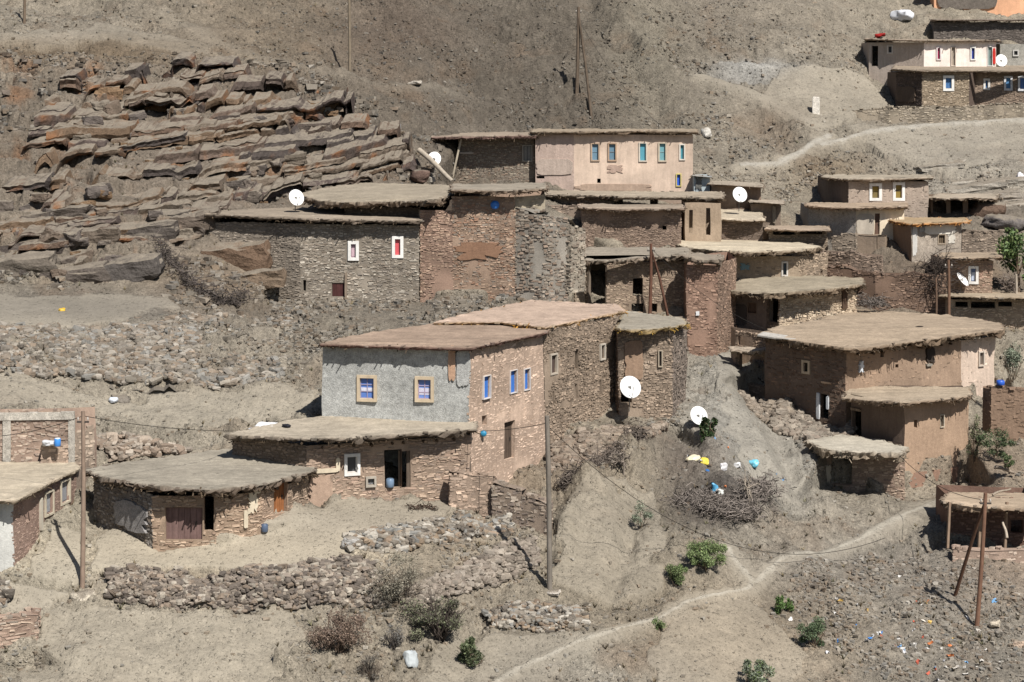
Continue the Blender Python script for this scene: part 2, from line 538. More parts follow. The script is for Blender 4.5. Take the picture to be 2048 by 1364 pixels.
def inpoly(px, py, poly):
    r = np.zeros(np.shape(px), bool)
    n = len(poly)
    for i in range(n):
        x0, y0 = poly[i]
        x1, y1 = poly[(i + 1) % n]
        if y0 == y1:
            continue
        c = ((y0 > py) != (y1 > py)) & (px < (x1 - x0) * (py - y0) / (y1 - y0) + x0)
        r ^= c
    return r


def dline(px, py, line, ky=2.0):
    d = np.full(np.shape(px), 1e9)
    for (x0, y0), (x1, y1) in zip(line[:-1], line[1:]):
        ax, ay = x1 - x0, (y1 - y0) * ky
        t = np.clip(((px - x0) * ax + (py - y0) * ky * ay) / (ax * ax + ay * ay), 0, 1)
        d = np.minimum(d, np.hypot(px - x0 - t * ax, (py - y0) * ky - t * ay))
    return d


OUTCROP = [(-60, 560), (-60, 130), (100, 122), (300, 112), (450, 118), (640, 150), (720, 210), (800, 260), (850, 330), (760, 362), (640, 372), (560, 400), (420, 428), (420, 470), (300, 500), (220, 560)]
SMOOTH = [[(170, 1130), (230, 1040), (320, 1100), (560, 1030), (700, 1000), (960, 1000), (700, 1115), (560, 1135)],
          [(-60, 600), (0, 588), (330, 590), (360, 610), (160, 655), (-60, 655)],
          [(0, 1160), (140, 1180), (80, 1230), (0, 1215)], [(60, 1110), (110, 1050), (160, 1060), (160, 1160), (60, 1150)]]
SOFT = [[(-60, 748), (60, 748), (230, 796), (440, 772), (560, 765), (640, 780), (600, 835), (470, 855), (300, 862), (180, 815), (-60, 800)],
        [(90, 1215), (330, 1222), (600, 1225), (600, 1280), (520, 1400), (-60, 1400), (80, 1340)], [(1130, 1000), (1210, 975), (1300, 960), (1330, 1080), (1300, 1180), (1180, 1190), (1110, 1160)],
        [(1430, 720), (1500, 700), (1580, 820), (1600, 960), (1540, 1010), (1470, 900)], [(900, 1260), (1240, 1262), (1000, 1400), (820, 1400)], [(1300, 1250), (1500, 1190), (1600, 1300), (1560, 1400), (1300, 1400)],
        [(1560, 130), (1720, 140), (1780, 210), (1640, 260), (1500, 200)], [(1700, 250), (2100, 240), (2100, 300), (1900, 340), (1760, 300)], [(-60, 66), (200, 48), (420, 80), (420, 110), (200, 70), (-60, 90)]]
PATHS = [[(930, 1400), (1040, 1335), (1150, 1285), (1240, 1255), (1320, 1235), (1370, 1205), (1420, 1190), (1500, 1175), (1505, 1155), (1470, 1120), (1455, 1095)],
         [(1510, 1165), (1560, 1120), (1640, 1110), (1720, 1075), (1800, 1030), (1900, 995)]]
ROAD = [[(330, 20), (420, 70), (560, 120), (700, 140), (900, 185)], [(-60, 60), (150, 62), (330, 75), (470, 112), (640, 130)], [(1640, 290), (1740, 262), (1850, 250), (2100, 235)], [(1660, 268), (1560, 325), (1480, 330)], [(1760, 262), (1950, 290), (2100, 262)], [(1640, 250), (1500, 180), (1400, 150)]]


def zone_masks(px, py):
    wob = 14 * vnoise(np.stack([px / 40, py / 20, 0 * px], -1).reshape(-1, 3), 3).reshape(np.shape(px))
    out = inpoly(px + wob, py + 0.5 * wob, OUTCROP).astype(float)
    sm = np.zeros(np.shape(px))
    for s in SMOOTH:
        sm = np.maximum(sm, inpoly(px + wob, py + 0.4 * wob, s))
    for p in PATHS:
        sm = np.maximum(sm, 1 - sstep(12, 34, dline(px, py, p)))
    for k, p in enumerate(ROAD):
        sm = np.maximum(sm, (0.45 if k < 2 else 1.0) * (1 - sstep(8, 34, dline(px, py, p, 3))))
    for s in SOFT:
        sm = np.maximum(sm, 0.72 * inpoly(px + 1.5 * wob, py + 0.7 * wob, s))
    return out, sm


GULLIES = [([(1500, 760), (1545, 840), (1580, 930), (1610, 1000)], 0.7, 26), ([(1440, 780), (1480, 830), (1530, 900), (1560, 960)], -0.4, 24), ([(1390, 890), (1430, 935), (1480, 950), (1530, 935)], 0.5, 16),
           ([(1330, 880), (1250, 930), (1180, 985), (1120, 1080)], -0.7, 30), ([(1290, 990), (1250, 1080), (1220, 1180)], 0.5, 24), ([(1520, 1010), (1600, 1080), (1700, 1190), (1800, 1330)], -0.45, 40), ([(1620, 1090), (1740, 1200), (1850, 1360)], 0.4, 26),
           ([(940, 1260), (1020, 1130), (1090, 1090)], 0.4, 22), ([(1180, 0), (1260, 110), (1340, 250)], 0.7, 14), ([(1230, 0), (1320, 120), (1390, 240)], -0.8, 26), ([(760, 0), (830, 90), (880, 160)], -0.8, 40), ([(640, 20), (700, 100), (760, 150)], 0.5, 30)]


def relief(px, py, X, Y, Zb):
    """height added to the smooth slope, in metres"""
    sh = np.shape(px)
    q = np.stack([X.ravel(), Y.ravel(), 0 * X.ravel()], 1)
    out, sm = zone_masks(px, py)
    n1 = fbm(q / 5.0, 21, 3).reshape(sh)
    n2 = fbm(q / 1.1, 31, 4).reshape(sh)
    # gullies running down the slope, bands running across it
    n3 = (1 - np.abs(vnoise(np.stack([X.ravel() / 2.2 + Y.ravel() / 30, Y.ravel() / 9.0, 0 * X.ravel()], 1), 41))).reshape(sh)
    n4 = fbm(np.stack([X.ravel() / 4.5, Y.ravel() / 0.9, 0 * X.ravel()], 1), 51, 3).reshape(sh)
    hill = sstep(1280, 1180, px) * sstep(640, 760, px) * sstep(290, 240, py)
    far = sstep(420, 250, py)
    amp = 1 - 0.9 * sm
    n5 = (1 - np.abs(fbm(q / 0.75, 61, 3))).reshape(sh)
    n6 = np.clip(fbm(np.stack([X.ravel() / 2.6, Y.ravel() / 1.3, 0 * X.ravel()], 1), 63, 4).reshape(sh), -0.2, 1)
    pat = 0.55 + 0.95 * sstep(-0.35, 0.5, vnoise(q / 7.0, 77)).reshape(sh)
    slope = sstep(690, 760, py) * sstep(1020, 1120, px) + 0.8 * hill + 0.5 * far * (1 - out)
    amp = amp * pat
    h = amp * (0.24 * n1 + 0.14 * n2 * (1 + 0.8 * out) + 0.20 * n4 * (0.4 + 1.5 * hill + 1.0 * far * (1 - out)) - (0.18 + 0.26 * slope) * n3 * (1 - out)
               - 0.12 * n5 + 0.30 * n6)
    # the gully below the tower, the ditch round the rubbish heap, the spur by the tall pole
    for line, dep, wd in GULLIES:
        d = dline(px, py, line, 1.0)
        h = h - dep * np.exp(-(d / wd) ** 2) * (1 + 0.35 * n2)
    s = (Zb + 0.13 * X + 0.5 * n1 + 0.25 * n2) / 0.85
    fr = s - np.floor(s)
    st = np.floor(s) + sstep(0.78, 1.0, fr)
    h = h + out * 0.95 * (st - s)
    n7 = np.abs(fbm(q / 0.38, 67, 3)).reshape(sh)
    h = h + amp * 0.10 * n7
    # thin beds of rotten rock on the bare hill
    s3 = (Zb - 0.05 * X + 0.9 * n1 + 0.35 * n2) / 0.55
    f3 = s3 - np.floor(s3)
    h = h + (0.9 * hill + 0.4 * far * (1 - out)) * (1 - sm) * 0.6 * (np.floor(s3) + sstep(0.6, 1.0, f3) - s3) * sstep(-0.5, 0.3, n1)
    # small banks further up the hill
    s2 = (Zb + 0.05 * X + 0.9 * n1) / 2.6
    fr = s2 - np.floor(s2)
    h = h + (1 - out) * far * 0.9 * (np.floor(s2) + sstep(0.55, 1.0, fr) - s2) * (1 - sm)
    return h


def TP(px, py):
    """points on the finished ground"""
    px, py = np.atleast_1d(np.asarray(px, float)), np.atleast_1d(np.asarray(py, float))
    D = Dat(px, py)
    X, Zb = (px - HX) / F * D, CZ - (py - HY) / F * D
    return np.stack([X, D, Zb + relief(px, py, X, D, Zb)], -1)


def ground(X, Y):
    px = HX + F * X / Y
    D = Dat(np.full(len(GY), px), GY)
    py = np.interp(Y, D[::-1], GY[::-1])
    return float(TP(px, py)[0][2])


def gp(px, py):
    return TP(px, py)[0]


# soil colours: (x, y, rx, ry, colour, weight)
BASE = (172, 158, 136)
TINT = [
    (1000, 130, 300, 160, (114, 103, 90), 3.4), (560, 70, 200, 70, (138, 120, 98), 1.6), (790, 60, 120, 60, (116, 96, 82), 2.6), (1290, 90, 70, 110, (150, 140, 120), 2.0),
    (150, 92, 260, 16, (128, 106, 80), 3.0), (120, 40, 260, 40, (158, 146, 128), 0.8), (400, 300, 420, 180, (136, 120, 104), 1.8),
    (1500, 90, 240, 110, (160, 148, 130), 0.9), (1560, 260, 230, 90, (158, 146, 128), 0.9), (1540, 235, 60, 28, (132, 108, 86), 1.6), (1660, 330, 60, 26, (140, 116, 88), 1.8), (1500, 125, 70, 18, (190, 190, 188), 2.0), (1450, 40, 160, 50, (140, 126, 110), 0.8),
    (1900, 290, 200, 60, (160, 150, 136), 0.9), (1680, 330, 110, 50, (156, 138, 112), 0.7), (1900, 360, 160, 40, (172, 162, 146), 0.8),
    (150, 615, 260, 28, (132, 124, 114), 1.2), (60, 645, 160, 14, (160, 148, 130), 0.9), (420, 690, 360, 70, (158, 146, 128), 0.9), (760, 620, 240, 40, (142, 130, 114), 1.0), (450, 570, 120, 50, (140, 116, 92), 0.8),
    (350, 830, 260, 60, (172, 160, 140), 1.0), (440, 1095, 290, 30, (206, 188, 158), 3.0), (430, 1060, 260, 40, (190, 176, 154), 1.0), (110, 1090, 90, 70, (186, 174, 150), 1.0),
    (250, 1300, 320, 90, (178, 165, 143), 1.0), (760, 1290, 260, 70, (170, 156, 134), 0.8), (780, 1170, 150, 40, (150, 134, 114), 0.6), (880, 1090, 160, 50, (168, 150, 126), 0.7),
    (1230, 1080, 150, 130, (150, 136, 114), 1.0), (1100, 930, 120, 60, (158, 136, 112), 0.6),
    (1510, 850, 100, 130, (176, 170, 158), 2.6), (1530, 830, 50, 60, (132, 126, 117), 2.2), (1440, 985, 75, 42, (84, 74, 70), 5.0), (1400, 915, 60, 30, (112, 96, 84), 2.0), (1460, 1060, 260, 50, (164, 152, 134), 0.8),
    (1750, 1140, 200, 80, (154, 145, 133), 1.0), (1880, 1280, 200, 120, (150, 141, 128), 1.0), (1530, 1260, 240, 90, (166, 146, 120), 1.0), (1150, 1330, 160, 60, (160, 150, 135), 0.9), (1190, 1310, 50, 40, (190, 180, 160), 0.8),
    (2000, 1140, 90, 60, (176, 148, 124), 0.8), (1980, 920, 100, 50, (166, 142, 118), 0.8), (1850, 560, 170, 60, (120, 98, 80), 0.9), (1950, 420, 120, 30, (120, 106, 94), 0.7), (1560, 700, 60, 60, (150, 130, 108), 0.5),
]


def soil(px, py, P3):
    w = np.full(np.shape(px), 0.2)
    c = np.asarray(lin(BASE, GT))[None] * 0.2
    c = np.repeat(c, len(px), 0)
    for x, y, rx, ry, col, k in TINT:
        d2 = ((px - x) / rx) ** 2 + ((py - y) / ry) ** 2
        g = k * np.exp(-d2 * 1.1)
        w = w + g
        c = c + g[:, None] * np.asarray(lin(col, GT))[None]
    c = c / w[:, None] * np.array([0.945, 0.948, 0.935])
    out, sm = zone_masks(px, py)
    c = c * (1 - sm[:, None]) + sm[:, None] * (0.6 * c + 0.4 * lin((186, 174, 154), GT) * np.array([0.97, 0.97, 0.95]))
    n = fbm(P3 / 3.0, 61, 3)
    n2 = fbm(P3 / 0.7 + 9, 71, 3)
    c = c * (1 + 0.10 * n + 0.10 * n2 * (1 - 0.6 * sm))[:, None]
    warm = np.clip(fbm(P3 / 2.0 + 40, 81, 3) - 0.25, 0, 1)[:, None]
    c = c * (1 - 0.45 * warm * (1 - sm[:, None])) + 0.45 * warm * (1 - sm[:, None]) * lin((140, 110, 82), GT)
    rust = np.clip(fbm(P3 / 2.0 + 80, 91, 3) - 0.4, 0, 0.6)[:, None] * out[:, None]
    c = c * (1 - rust) + rust * lin((150, 102, 64), GT)
    return c


def build_land():
    step = 3.0
    xs = np.concatenate([np.arange(-990, -120, 15.0), np.arange(-120, 2180, step), np.arange(2180, 3090, 15.0)])
    ys = np.arange(-560, 1690, step)
    ys = np.concatenate([np.arange(-560, -60, 10.0), np.arange(-60, 300, 1.6), np.arange(300, 1690, step)])
    PX, PY = np.meshgrid(xs, ys)
    V = TP(PX.ravel(), PY.ravel())
    C = np.concatenate([soil(PX.ravel(), PY.ravel(), V), 1 - zone_masks(PX, PY)[1].reshape(-1, 1)], 1)
    nx, ny = len(xs), len(ys)
    i = np.arange(ny - 1)[:, None] * nx + np.arange(nx - 1)[None]
    Fq = np.stack([i + nx, i + nx + 1, i + 1, i], -1).reshape(-1, 4)
    mb = MB()
    mb.add(V, Fq, C, 0, True)
    o = mb.build('hillside', M['soil'])
    o['kind'] = 'structure'


def ribbon(name, line, w, col, lift=0.02):
    """a trodden strip laid over the ground"""
    line = np.array(line, float)
    seg = np.hypot(*(np.diff(line, axis=0)).T)
    s = np.concatenate([[0], np.cumsum(seg)])
    t = np.arange(0, s[-1], 3.0)
    x, y = np.interp(t, s, line[:, 0]), np.interp(t, s, line[:, 1])
    for _ in range(6):
        x[1:-1] = (x[:-2] + 2 * x[1:-1] + x[2:]) / 4
        y[1:-1] = (y[:-2] + 2 * y[1:-1] + y[2:]) / 4
    dx, dy = np.gradient(x), np.gradient(y)
    # widen across the path in ground space: a sideways pixel is a metre/45, an upward pixel more
    nxp, nyp = -dy * 2.2, dx / 2.2
    ln = np.hypot(nxp, nyp * 2.2) + 1e-9
    nxp, nyp = nxp / ln, nyp / ln
    q = np.stack([t / 18, 0 * t, 0 * t], 1)
    wl, wr = w * (1 + 0.5 * fbm(q, 5, 2)), w * (1 + 0.5 * fbm(q + 50, 6, 2))
    n = 9
    u = np.linspace(-1, 1, n)
    off = np.where(u[None] < 0, u[None] * wl[:, None], u[None] * wr[:, None])
    PX, PY = x[:, None] + nxp[:, None] * off, y[:, None] + nyp[:, None] * off
    V = TP(PX.ravel(), PY.ravel())
    V[:, 2] += np.tile(lift - 0.06 * np.abs(u) ** 4, len(t))
    Fq = []
    i = np.arange(len(t) - 1)[:, None] * n + np.arange(n - 1)[None]
    Fq = np.stack([i, i + 1, i + n + 1, i + n], -1).reshape(-1, 4)
    mb = MB()
    e = np.tile(np.abs(u) ** 1.3, len(t))[:, None]
    e = np.clip(e + 0.35 * fbm(V / 0.6, 33, 3)[:, None] + 0.15, 0, 1)
    base = soil(PX.ravel(), PY.ravel(), V)
    mb.add(V, Fq, np.concatenate([base * e + lin(col, GT)[None] * (1 - e), e * 0.5], 1), 0, True)
    o = mb.build(name, M['soil'])
    o['kind'] = 'structure'


build_land()
for p in PATHS:
    ribbon('footpath', p, 12, (194, 184, 164))
for p in ROAD[2:4]:
    ribbon('road', p, 15, (190, 182, 166))


# ---------------------------------------------------------------- layered rock outcrop
def strata(mb, r):
    """beds of rock breaking through the slope: long jointed ledges, undercut, rising to the right"""
    pal = np.array([lin(c, 0.56) for c in ((132, 110, 95), (116, 98, 88), (140, 120, 100), (134, 106, 86), (120, 102, 94), (146, 128, 108), (136, 112, 90), (104, 92, 86), (144, 114, 86))])
    zs = np.arange(CZ - 13.6, CZ + 2.4, 0.47)
    for k, z0 in enumerate(zs):
        X = np.arange(-31.5, -3.0, 0.16)
        n = len(X)
        q = np.stack([X, 0 * X + k * 9.1, 0 * X], 1)
        zk = z0 + 0.115 * (X + 17) + 0.35 * fbm(q / 6, 301, 2) + 0.10 * fbm(q / 1.2, 302, 2)
        # where the slope reaches this bed
        Y = np.full(n, np.nan)
        for i in range(n):
            lo = np.linspace(104, 164, 120)
            px = HX + F * X[i] / lo
            zz = None
            pyv = np.interp(lo, Dat(np.full(len(GY), HX + F * X[i] / 126.0), GY)[::-1], GY[::-1])
            zb = CZ - (pyv - HY) / F * lo
            j = np.searchsorted(zb, zk[i])
            if 0 < j < len(lo):
                Y[i] = lo[j]
        ok = ~np.isnan(Y)
        if ok.sum() < 20:
            continue
        Y = np.interp(np.arange(n), np.where(ok)[0], Y[ok])
        Y = np.convolve(np.pad(Y, 6, 'edge'), np.ones(13) / 13, 'valid')
        px, py = HX + F * X / Y, HY + (CZ - zk) * F / Y
        ins = inpoly(px, py, OUTCROP).astype(float)
        bare = np.exp(-((px - 470) / 270) ** 2 - ((py - 300) / 110) ** 2) + np.exp(-((px - 180) / 320) ** 2 - ((py - 470) / 75) ** 2) + 0.62 * np.exp(-((px - 160) / 280) ** 2 - ((py - 150) / 34) ** 2) + 0.75 * np.exp(-((px - 140) / 240) ** 2 - ((py - 250) / 70) ** 2) + 0.7 * np.exp(-((px - 760) / 120) ** 2 - ((py - 310) / 50) ** 2)
        show = sstep(0.30, 0.62, (bare + 0.62 * fbm(q / 3.0 + 7, 303, 3)) * ins)
        # joints
        out, hgt, col, crack, tilt = np.zeros(n), np.zeros(n), np.zeros((n, 3)), np.zeros(n), np.zeros(n)
        rowo = np.zeros((4, n))
        i = 0
        bc = pal[r.integers(len(pal))]
        while i < n:
            L = int(r.uniform(3, 22) * (1.7 if r.uniform() < 0.3 else 1))
            e = min(n, i + L)
            out[i:e] = r.uniform(0.0, 1.05)
            hgt[i:e] = r.uniform(0.22, 0.8)
            out[i:e] += np.linspace(-1, 1, e - i) * r.normal(0, 0.16)
            if r.uniform() < 0.2:
                show[i:e] *= r.uniform(0, 0.6)
            col[i:e] = (bc if r.uniform() < 0.55 else pal[r.integers(len(pal))]) * r.uniform(0.8, 1.15)
            crack[e - 1] = 1
            tilt[i:e] = r.normal(0, 0.13) + np.linspace(-1, 1, e - i) * r.normal(0, 0.07)
            rowo[:, i:e] = r.normal(0, 0.11, (4, 1))
            i = e
        nz = fbm(q / 0.5, 304, 3)
        out = np.where(crack > 0, out - 0.6, out) + 0.05 * nz
        top = zk + 0.10 + 0.07 * fbm(q / 0.8 + 3, 305, 3) + tilt - 0.3 * crack - 1.3 * (1 - show)
        rel = 0.0
        sec = []
        # (toward the eye, height): buried back, top, nose, face, undercut foot
        sec.append(np.stack([X, Y + 2.2, top + 0.5], 1))
        sec.append(np.stack([X, Y + 0.7, top + 0.18 + 0.05 * nz], 1))
        sec.append(np.stack([X, Y - out + 0.10, top + 0.03], 1))
        sec.append(np.stack([X, Y - out + rowo[0], top - 0.07 * hgt], 1))
        sec.append(np.stack([X, Y - out + rowo[1] + 0.04 * nz, top - 0.5 * hgt], 1))
        sec.append(np.stack([X, Y - out + 0.05 + rowo[2], top - 0.85 * hgt], 1))
        sec.append(np.stack([X, Y - out + 0.95, top - 0.95 * hgt], 1))
        sec.append(np.stack([X, Y + 1.0, top - 1.25 * hgt], 1))
        V = np.concatenate(sec)
        V = V + 0.05 * np.stack([vnoise(V * 1.7, 311), vnoise(V * 1.7, 312), vnoise(V * 1.7, 313)], 1) + 0.06 * np.stack([vnoise(V * 4.6, 314), vnoise(V * 5, 315), vnoise(V * 5, 316)], 1)
        m = len(sec)
        Fq = [[j * n + i, j * n + i + 1, (j + 1) * n + i + 1, (j + 1) * n + i][::-1] for j in range(m - 1) for i in range(n - 1) if show[i] > 0.02 or show[i + 1] > 0.02]
        if Fq:
            C = np.tile(col, (m, 1)) * (1 + 0.18 * vnoise(V * 2.3, 317))[:, None]
            ru = np.clip(fbm(V / 1.1 + 11, 319, 3) - 0.42, 0, 0.5)[:, None] * 1.3
            C = C * (1 - ru) + ru * lin((164, 108, 66), 0.7)
            mb.add(V, np.array(Fq), C, 0, False)


def outcrop():
    mb = MB()
    r = np.random.default_rng(11)
    strata(mb, r)
    pal = [(128, 114, 102), (112, 100, 92), (138, 124, 106), (132, 112, 94), (118, 106, 98), (146, 112, 78)]
    for k in range(1500):
        px, py = r.uniform(-40, 860), r.uniform(130, 560)
        if not inpoly(np.array([px]), np.array([py]), OUTCROP)[0]:
            continue
        bare = math.exp(-((px - 500) / 260) ** 2 - ((py - 300) / 110) ** 2) + math.exp(-((px - 180) / 300) ** 2 - ((py - 470) / 70) ** 2)
        if r.uniform() > bare * 0.4:
            continue
        p = gp(px, py)
        L = r.uniform(0.3, 1.3)
        h = L * r.uniform(0.35, 0.7)
        rock(mb, p + np.array([0, 0, h * 0.2]), (L, L * r.uniform(0.6, 1), h), rot(r.normal(0, 0.15), -0.1 + r.normal(0, 0.15), r.uniform(-0.6, 0.6)), lin(pal[r.integers(len(pal))], 0.66), k, rough=0.2, sq=0.68, big=L > 0.8)
    # great slabs at the foot
    for px, py, L, d, h, col in [(60, 480, 4.5, 2.2, 1.3, (104, 92, 84)), (180, 472, 3.6, 2, 1.2, (120, 104, 88)), (290, 462, 3.8, 2, 1.3, (98, 88, 80)), (385, 455, 3.0, 2, 1.1, (116, 100, 86)),
                                 (40, 540, 4, 2.5, 1.5, (124, 112, 98)), (150, 548, 4, 2.5, 1.5, (112, 100, 90)), (255, 552, 3.6, 2.4, 1.7, (102, 94, 88)), (470, 525, 4.2, 2.4, 2.0, (134, 104, 80)), (520, 560, 2.8, 2, 1.0, (140, 116, 92)),
                                 (470, 380, 3.4, 1.6, .9, (110, 98, 86)), (450, 355, 3.0, 1.5, .9, (98, 88, 80)), (330, 430, 3.6, 1.8, 1.0, (100, 90, 82)), (110, 430, 4.4, 1.8, 1.0, (106, 94, 84)),
                                 (430, 235, 3.4, 1.5, 1.1, (104, 90, 82)), (540, 245, 3.2, 1.5, 1.0, (112, 94, 84)), (620, 255, 3.0, 1.5, .9, (108, 94, 84)), (400, 160, 2.6, 1.2, .8, (96, 86, 80)), (250, 180, 2.2, 1, .9, (166, 124, 84)), (215, 186, 1.8, 1, .9, (160, 124, 88)), (310, 196, 1.6, .9, .8, (162, 118, 78)), (1950, 372, 5, 2, .7, (186, 176, 160)), (2010, 358, 5, 2, .7, (178, 168, 152)), (1900, 352, 4, 2, .6, (186, 176, 160)), (1990, 392, 5, 2, .8, (170, 158, 142)), (2040, 400, 4, 2, .7, (182, 170, 152)), (1880, 330, 4, 1.6, .5, (180, 170, 154)), (560, 330, 3.4, 1.5, .8, (122, 108, 92)), (690, 290, 2.4, 1.4, .8, (118, 98, 84))]:
        p = gp(px, py)
        rock(mb, p + np.array([0, d * 0.3, h * 0.05]), (L, d, h), rot(0.05, -0.13, 0.05), lin(col, 0.68), px % 89, rough=0.2, sq=0.7, big=True)
    o = mb.build('rock_outcrop', M['rock'])
    o['kind'] = 'structure'


outcrop()

# ---------------------------------------------------------------- loose stones and rubble
STONE_PAL = [(168, 158, 142), (150, 138, 122), (130, 118, 104), (176, 166, 150), (140, 140, 136), (146, 120, 96), (112, 102, 92), (190, 182, 168), (158, 132, 104)]


def scatter(zones, seed, name):
    r = np.random.default_rng(seed)
    mb = MB()
    for poly, n, smin, smax, tone in zones:
        a = np.array(poly, float)
        px = r.uniform(a[:, 0].min(), a[:, 0].max(), n * 3)
        py = r.uniform(a[:, 1].min(), a[:, 1].max(), n * 3)
        k = inpoly(px, py, poly)
        px, py = px[k][:n], py[k][:n]
        cl = fbm(np.stack([px / 60, py / 30, 0 * px], 1), seed + 3, 3)
        ou, sm_ = zone_masks(px, py)
        k = (r.uniform(-0.7, 0.7, len(px)) < cl * 1.5 + 0.1) & (r.uniform(size=len(px)) > sm_ * 1.15)
        px, py = px[k], py[k]
        n2 = len(px)
        V = TP(px, py)
        s = smin * (smax / smin) ** (r.uniform(0, 1, n2) ** 2.2)
        S = np.stack([s * r.uniform(0.8, 1.5, n2), s * r.uniform(0.7, 1.2, n2), s * r.uniform(0.45, 0.8, n2)], 1)
        V[:, 2] += S[:, 2] * 0.22
        pal = np.array([lin(c) for c in STONE_PAL])
        c = pal[r.integers(0, len(pal), n2)] * r.uniform(0.75, 1.15, (n2, 1)) * tone * 0.9
        c = 0.5 * c + 0.5 * soil(px, py, V) * r.uniform(0.7, 1.35, (n2, 1))
        stones_batch(mb, V, S, r.uniform(0, 6.28, n2), c, 0, seed)
    o = mb.build(name, M['stone'])
    o['kind'] = 'stuff'
    return o


ALL = [(-60, 1400), (-60, -20), (2110, -20), (2110, 1400)]
scatter([
    (ALL, 70000, 0.03, 0.2, 0.85),
    ([(620, 180), (640, -20), (1340, -20), (1400, 270), (860, 280)], 12000, 0.05, 0.3, 0.72),
    ([(0, 140), (0, -20), (640, -20), (640, 160)], 6000, 0.05, 0.3, 0.8),
    ([(1340, 380), (1340, -20), (1760, -20), (1700, 240), (1640, 380)], 9000, 0.05, 0.3, 0.92),
    ([(1600, 340), (1700, 250), (2060, 250), (2060, 430), (1880, 400)], 4000, 0.05, 0.3, 0.8),
    ([(540, 690), (540, 585), (1160, 600), (1060, 615), (880, 640), (640, 690)], 11000, 0.06, 0.34, 0.85),
    ([(0, 660), (330, 600), (640, 640), (640, 720), (560, 760), (0, 740)], 9000, 0.05, 0.3, 0.9),
    ([(560, 1100), (700, 1040), (1050, 1020), (1060, 1100), (760, 1240), (560, 1190)], 4200, 0.06, 0.3, 0.85),
    ([(1640, 1100), (1880, 1090), (2060, 1200), (2060, 1400), (1760, 1400), (1560, 1180)], 9000, 0.04, 0.24, 0.95),
    ([(640, 180), (860, 260), (860, 360), (560, 400), (420, 300)], 2200, 0.08, 0.35, 0.85),
    ([(440, 110), (620, 120), (780, 200), (880, 270), (880, 350), (760, 365), (650, 260), (560, 150)], 3600, 0.08, 0.6, 0.8),
    ([(-60, 300), (-60, 110), (300, 100), (420, 120), (120, 170), (60, 300)], 2200, 0.08, 0.5, 0.85),
    ([(-60, 570), (-60, 540), (300, 545), (420, 470), (540, 540), (560, 600), (330, 600), (100, 575)], 1800, 0.08, 0.5, 0.85),
    ([(1320, 60), (1420, 60), (1500, 380), (1400, 300)], 1500, 0.1, 0.4, 1.0),
    ([(960, 1190), (1180, 1200), (1170, 1260), (960, 1250)], 700, 0.06, 0.25, 0.95),
    ([(1550, 380), (1640, 330), (1660, 400), (1580, 440)], 900, 0.08, 0.3, 0.9),
    ([(1090, 840), (1380, 820), (1330, 880), (1220, 960), (1090, 960)], 2200, 0.06, 0.28, 0.85),
    ([(1350, 700), (1480, 690), (1640, 860), (1700, 1000), (1560, 900)], 1200, 0.06, 0.25, 0.9),
], 5, 'loose_stones')
# ---------------------------------------------------------------- building kit
MATI = {'stone': 0, 'mud': 1, 'render': 2, 'paint': 3}
WALL_MATS = [M['stone'], M['mud'], M['render'], M['paint']]
BR = (148, 128, 106)


def wall_uz(A, B, px, py):
    """where the sight line through a photo pixel meets the wall A-B"""
    L = np.hypot(*(B - A))
    d = (B - A) / L
    k = (px - HX) / F
    u = (k * A[1] - A[0]) / (d[0] - k * d[1])
    return u, Zc(py, A[1] + u * d[1])


def shake(V, amp=0.045, sc=1.6):
    q = V / sc
    return V + amp * np.stack([vnoise(q, 101), vnoise(q, 102), 0.6 * vnoise(q, 103)], 1)


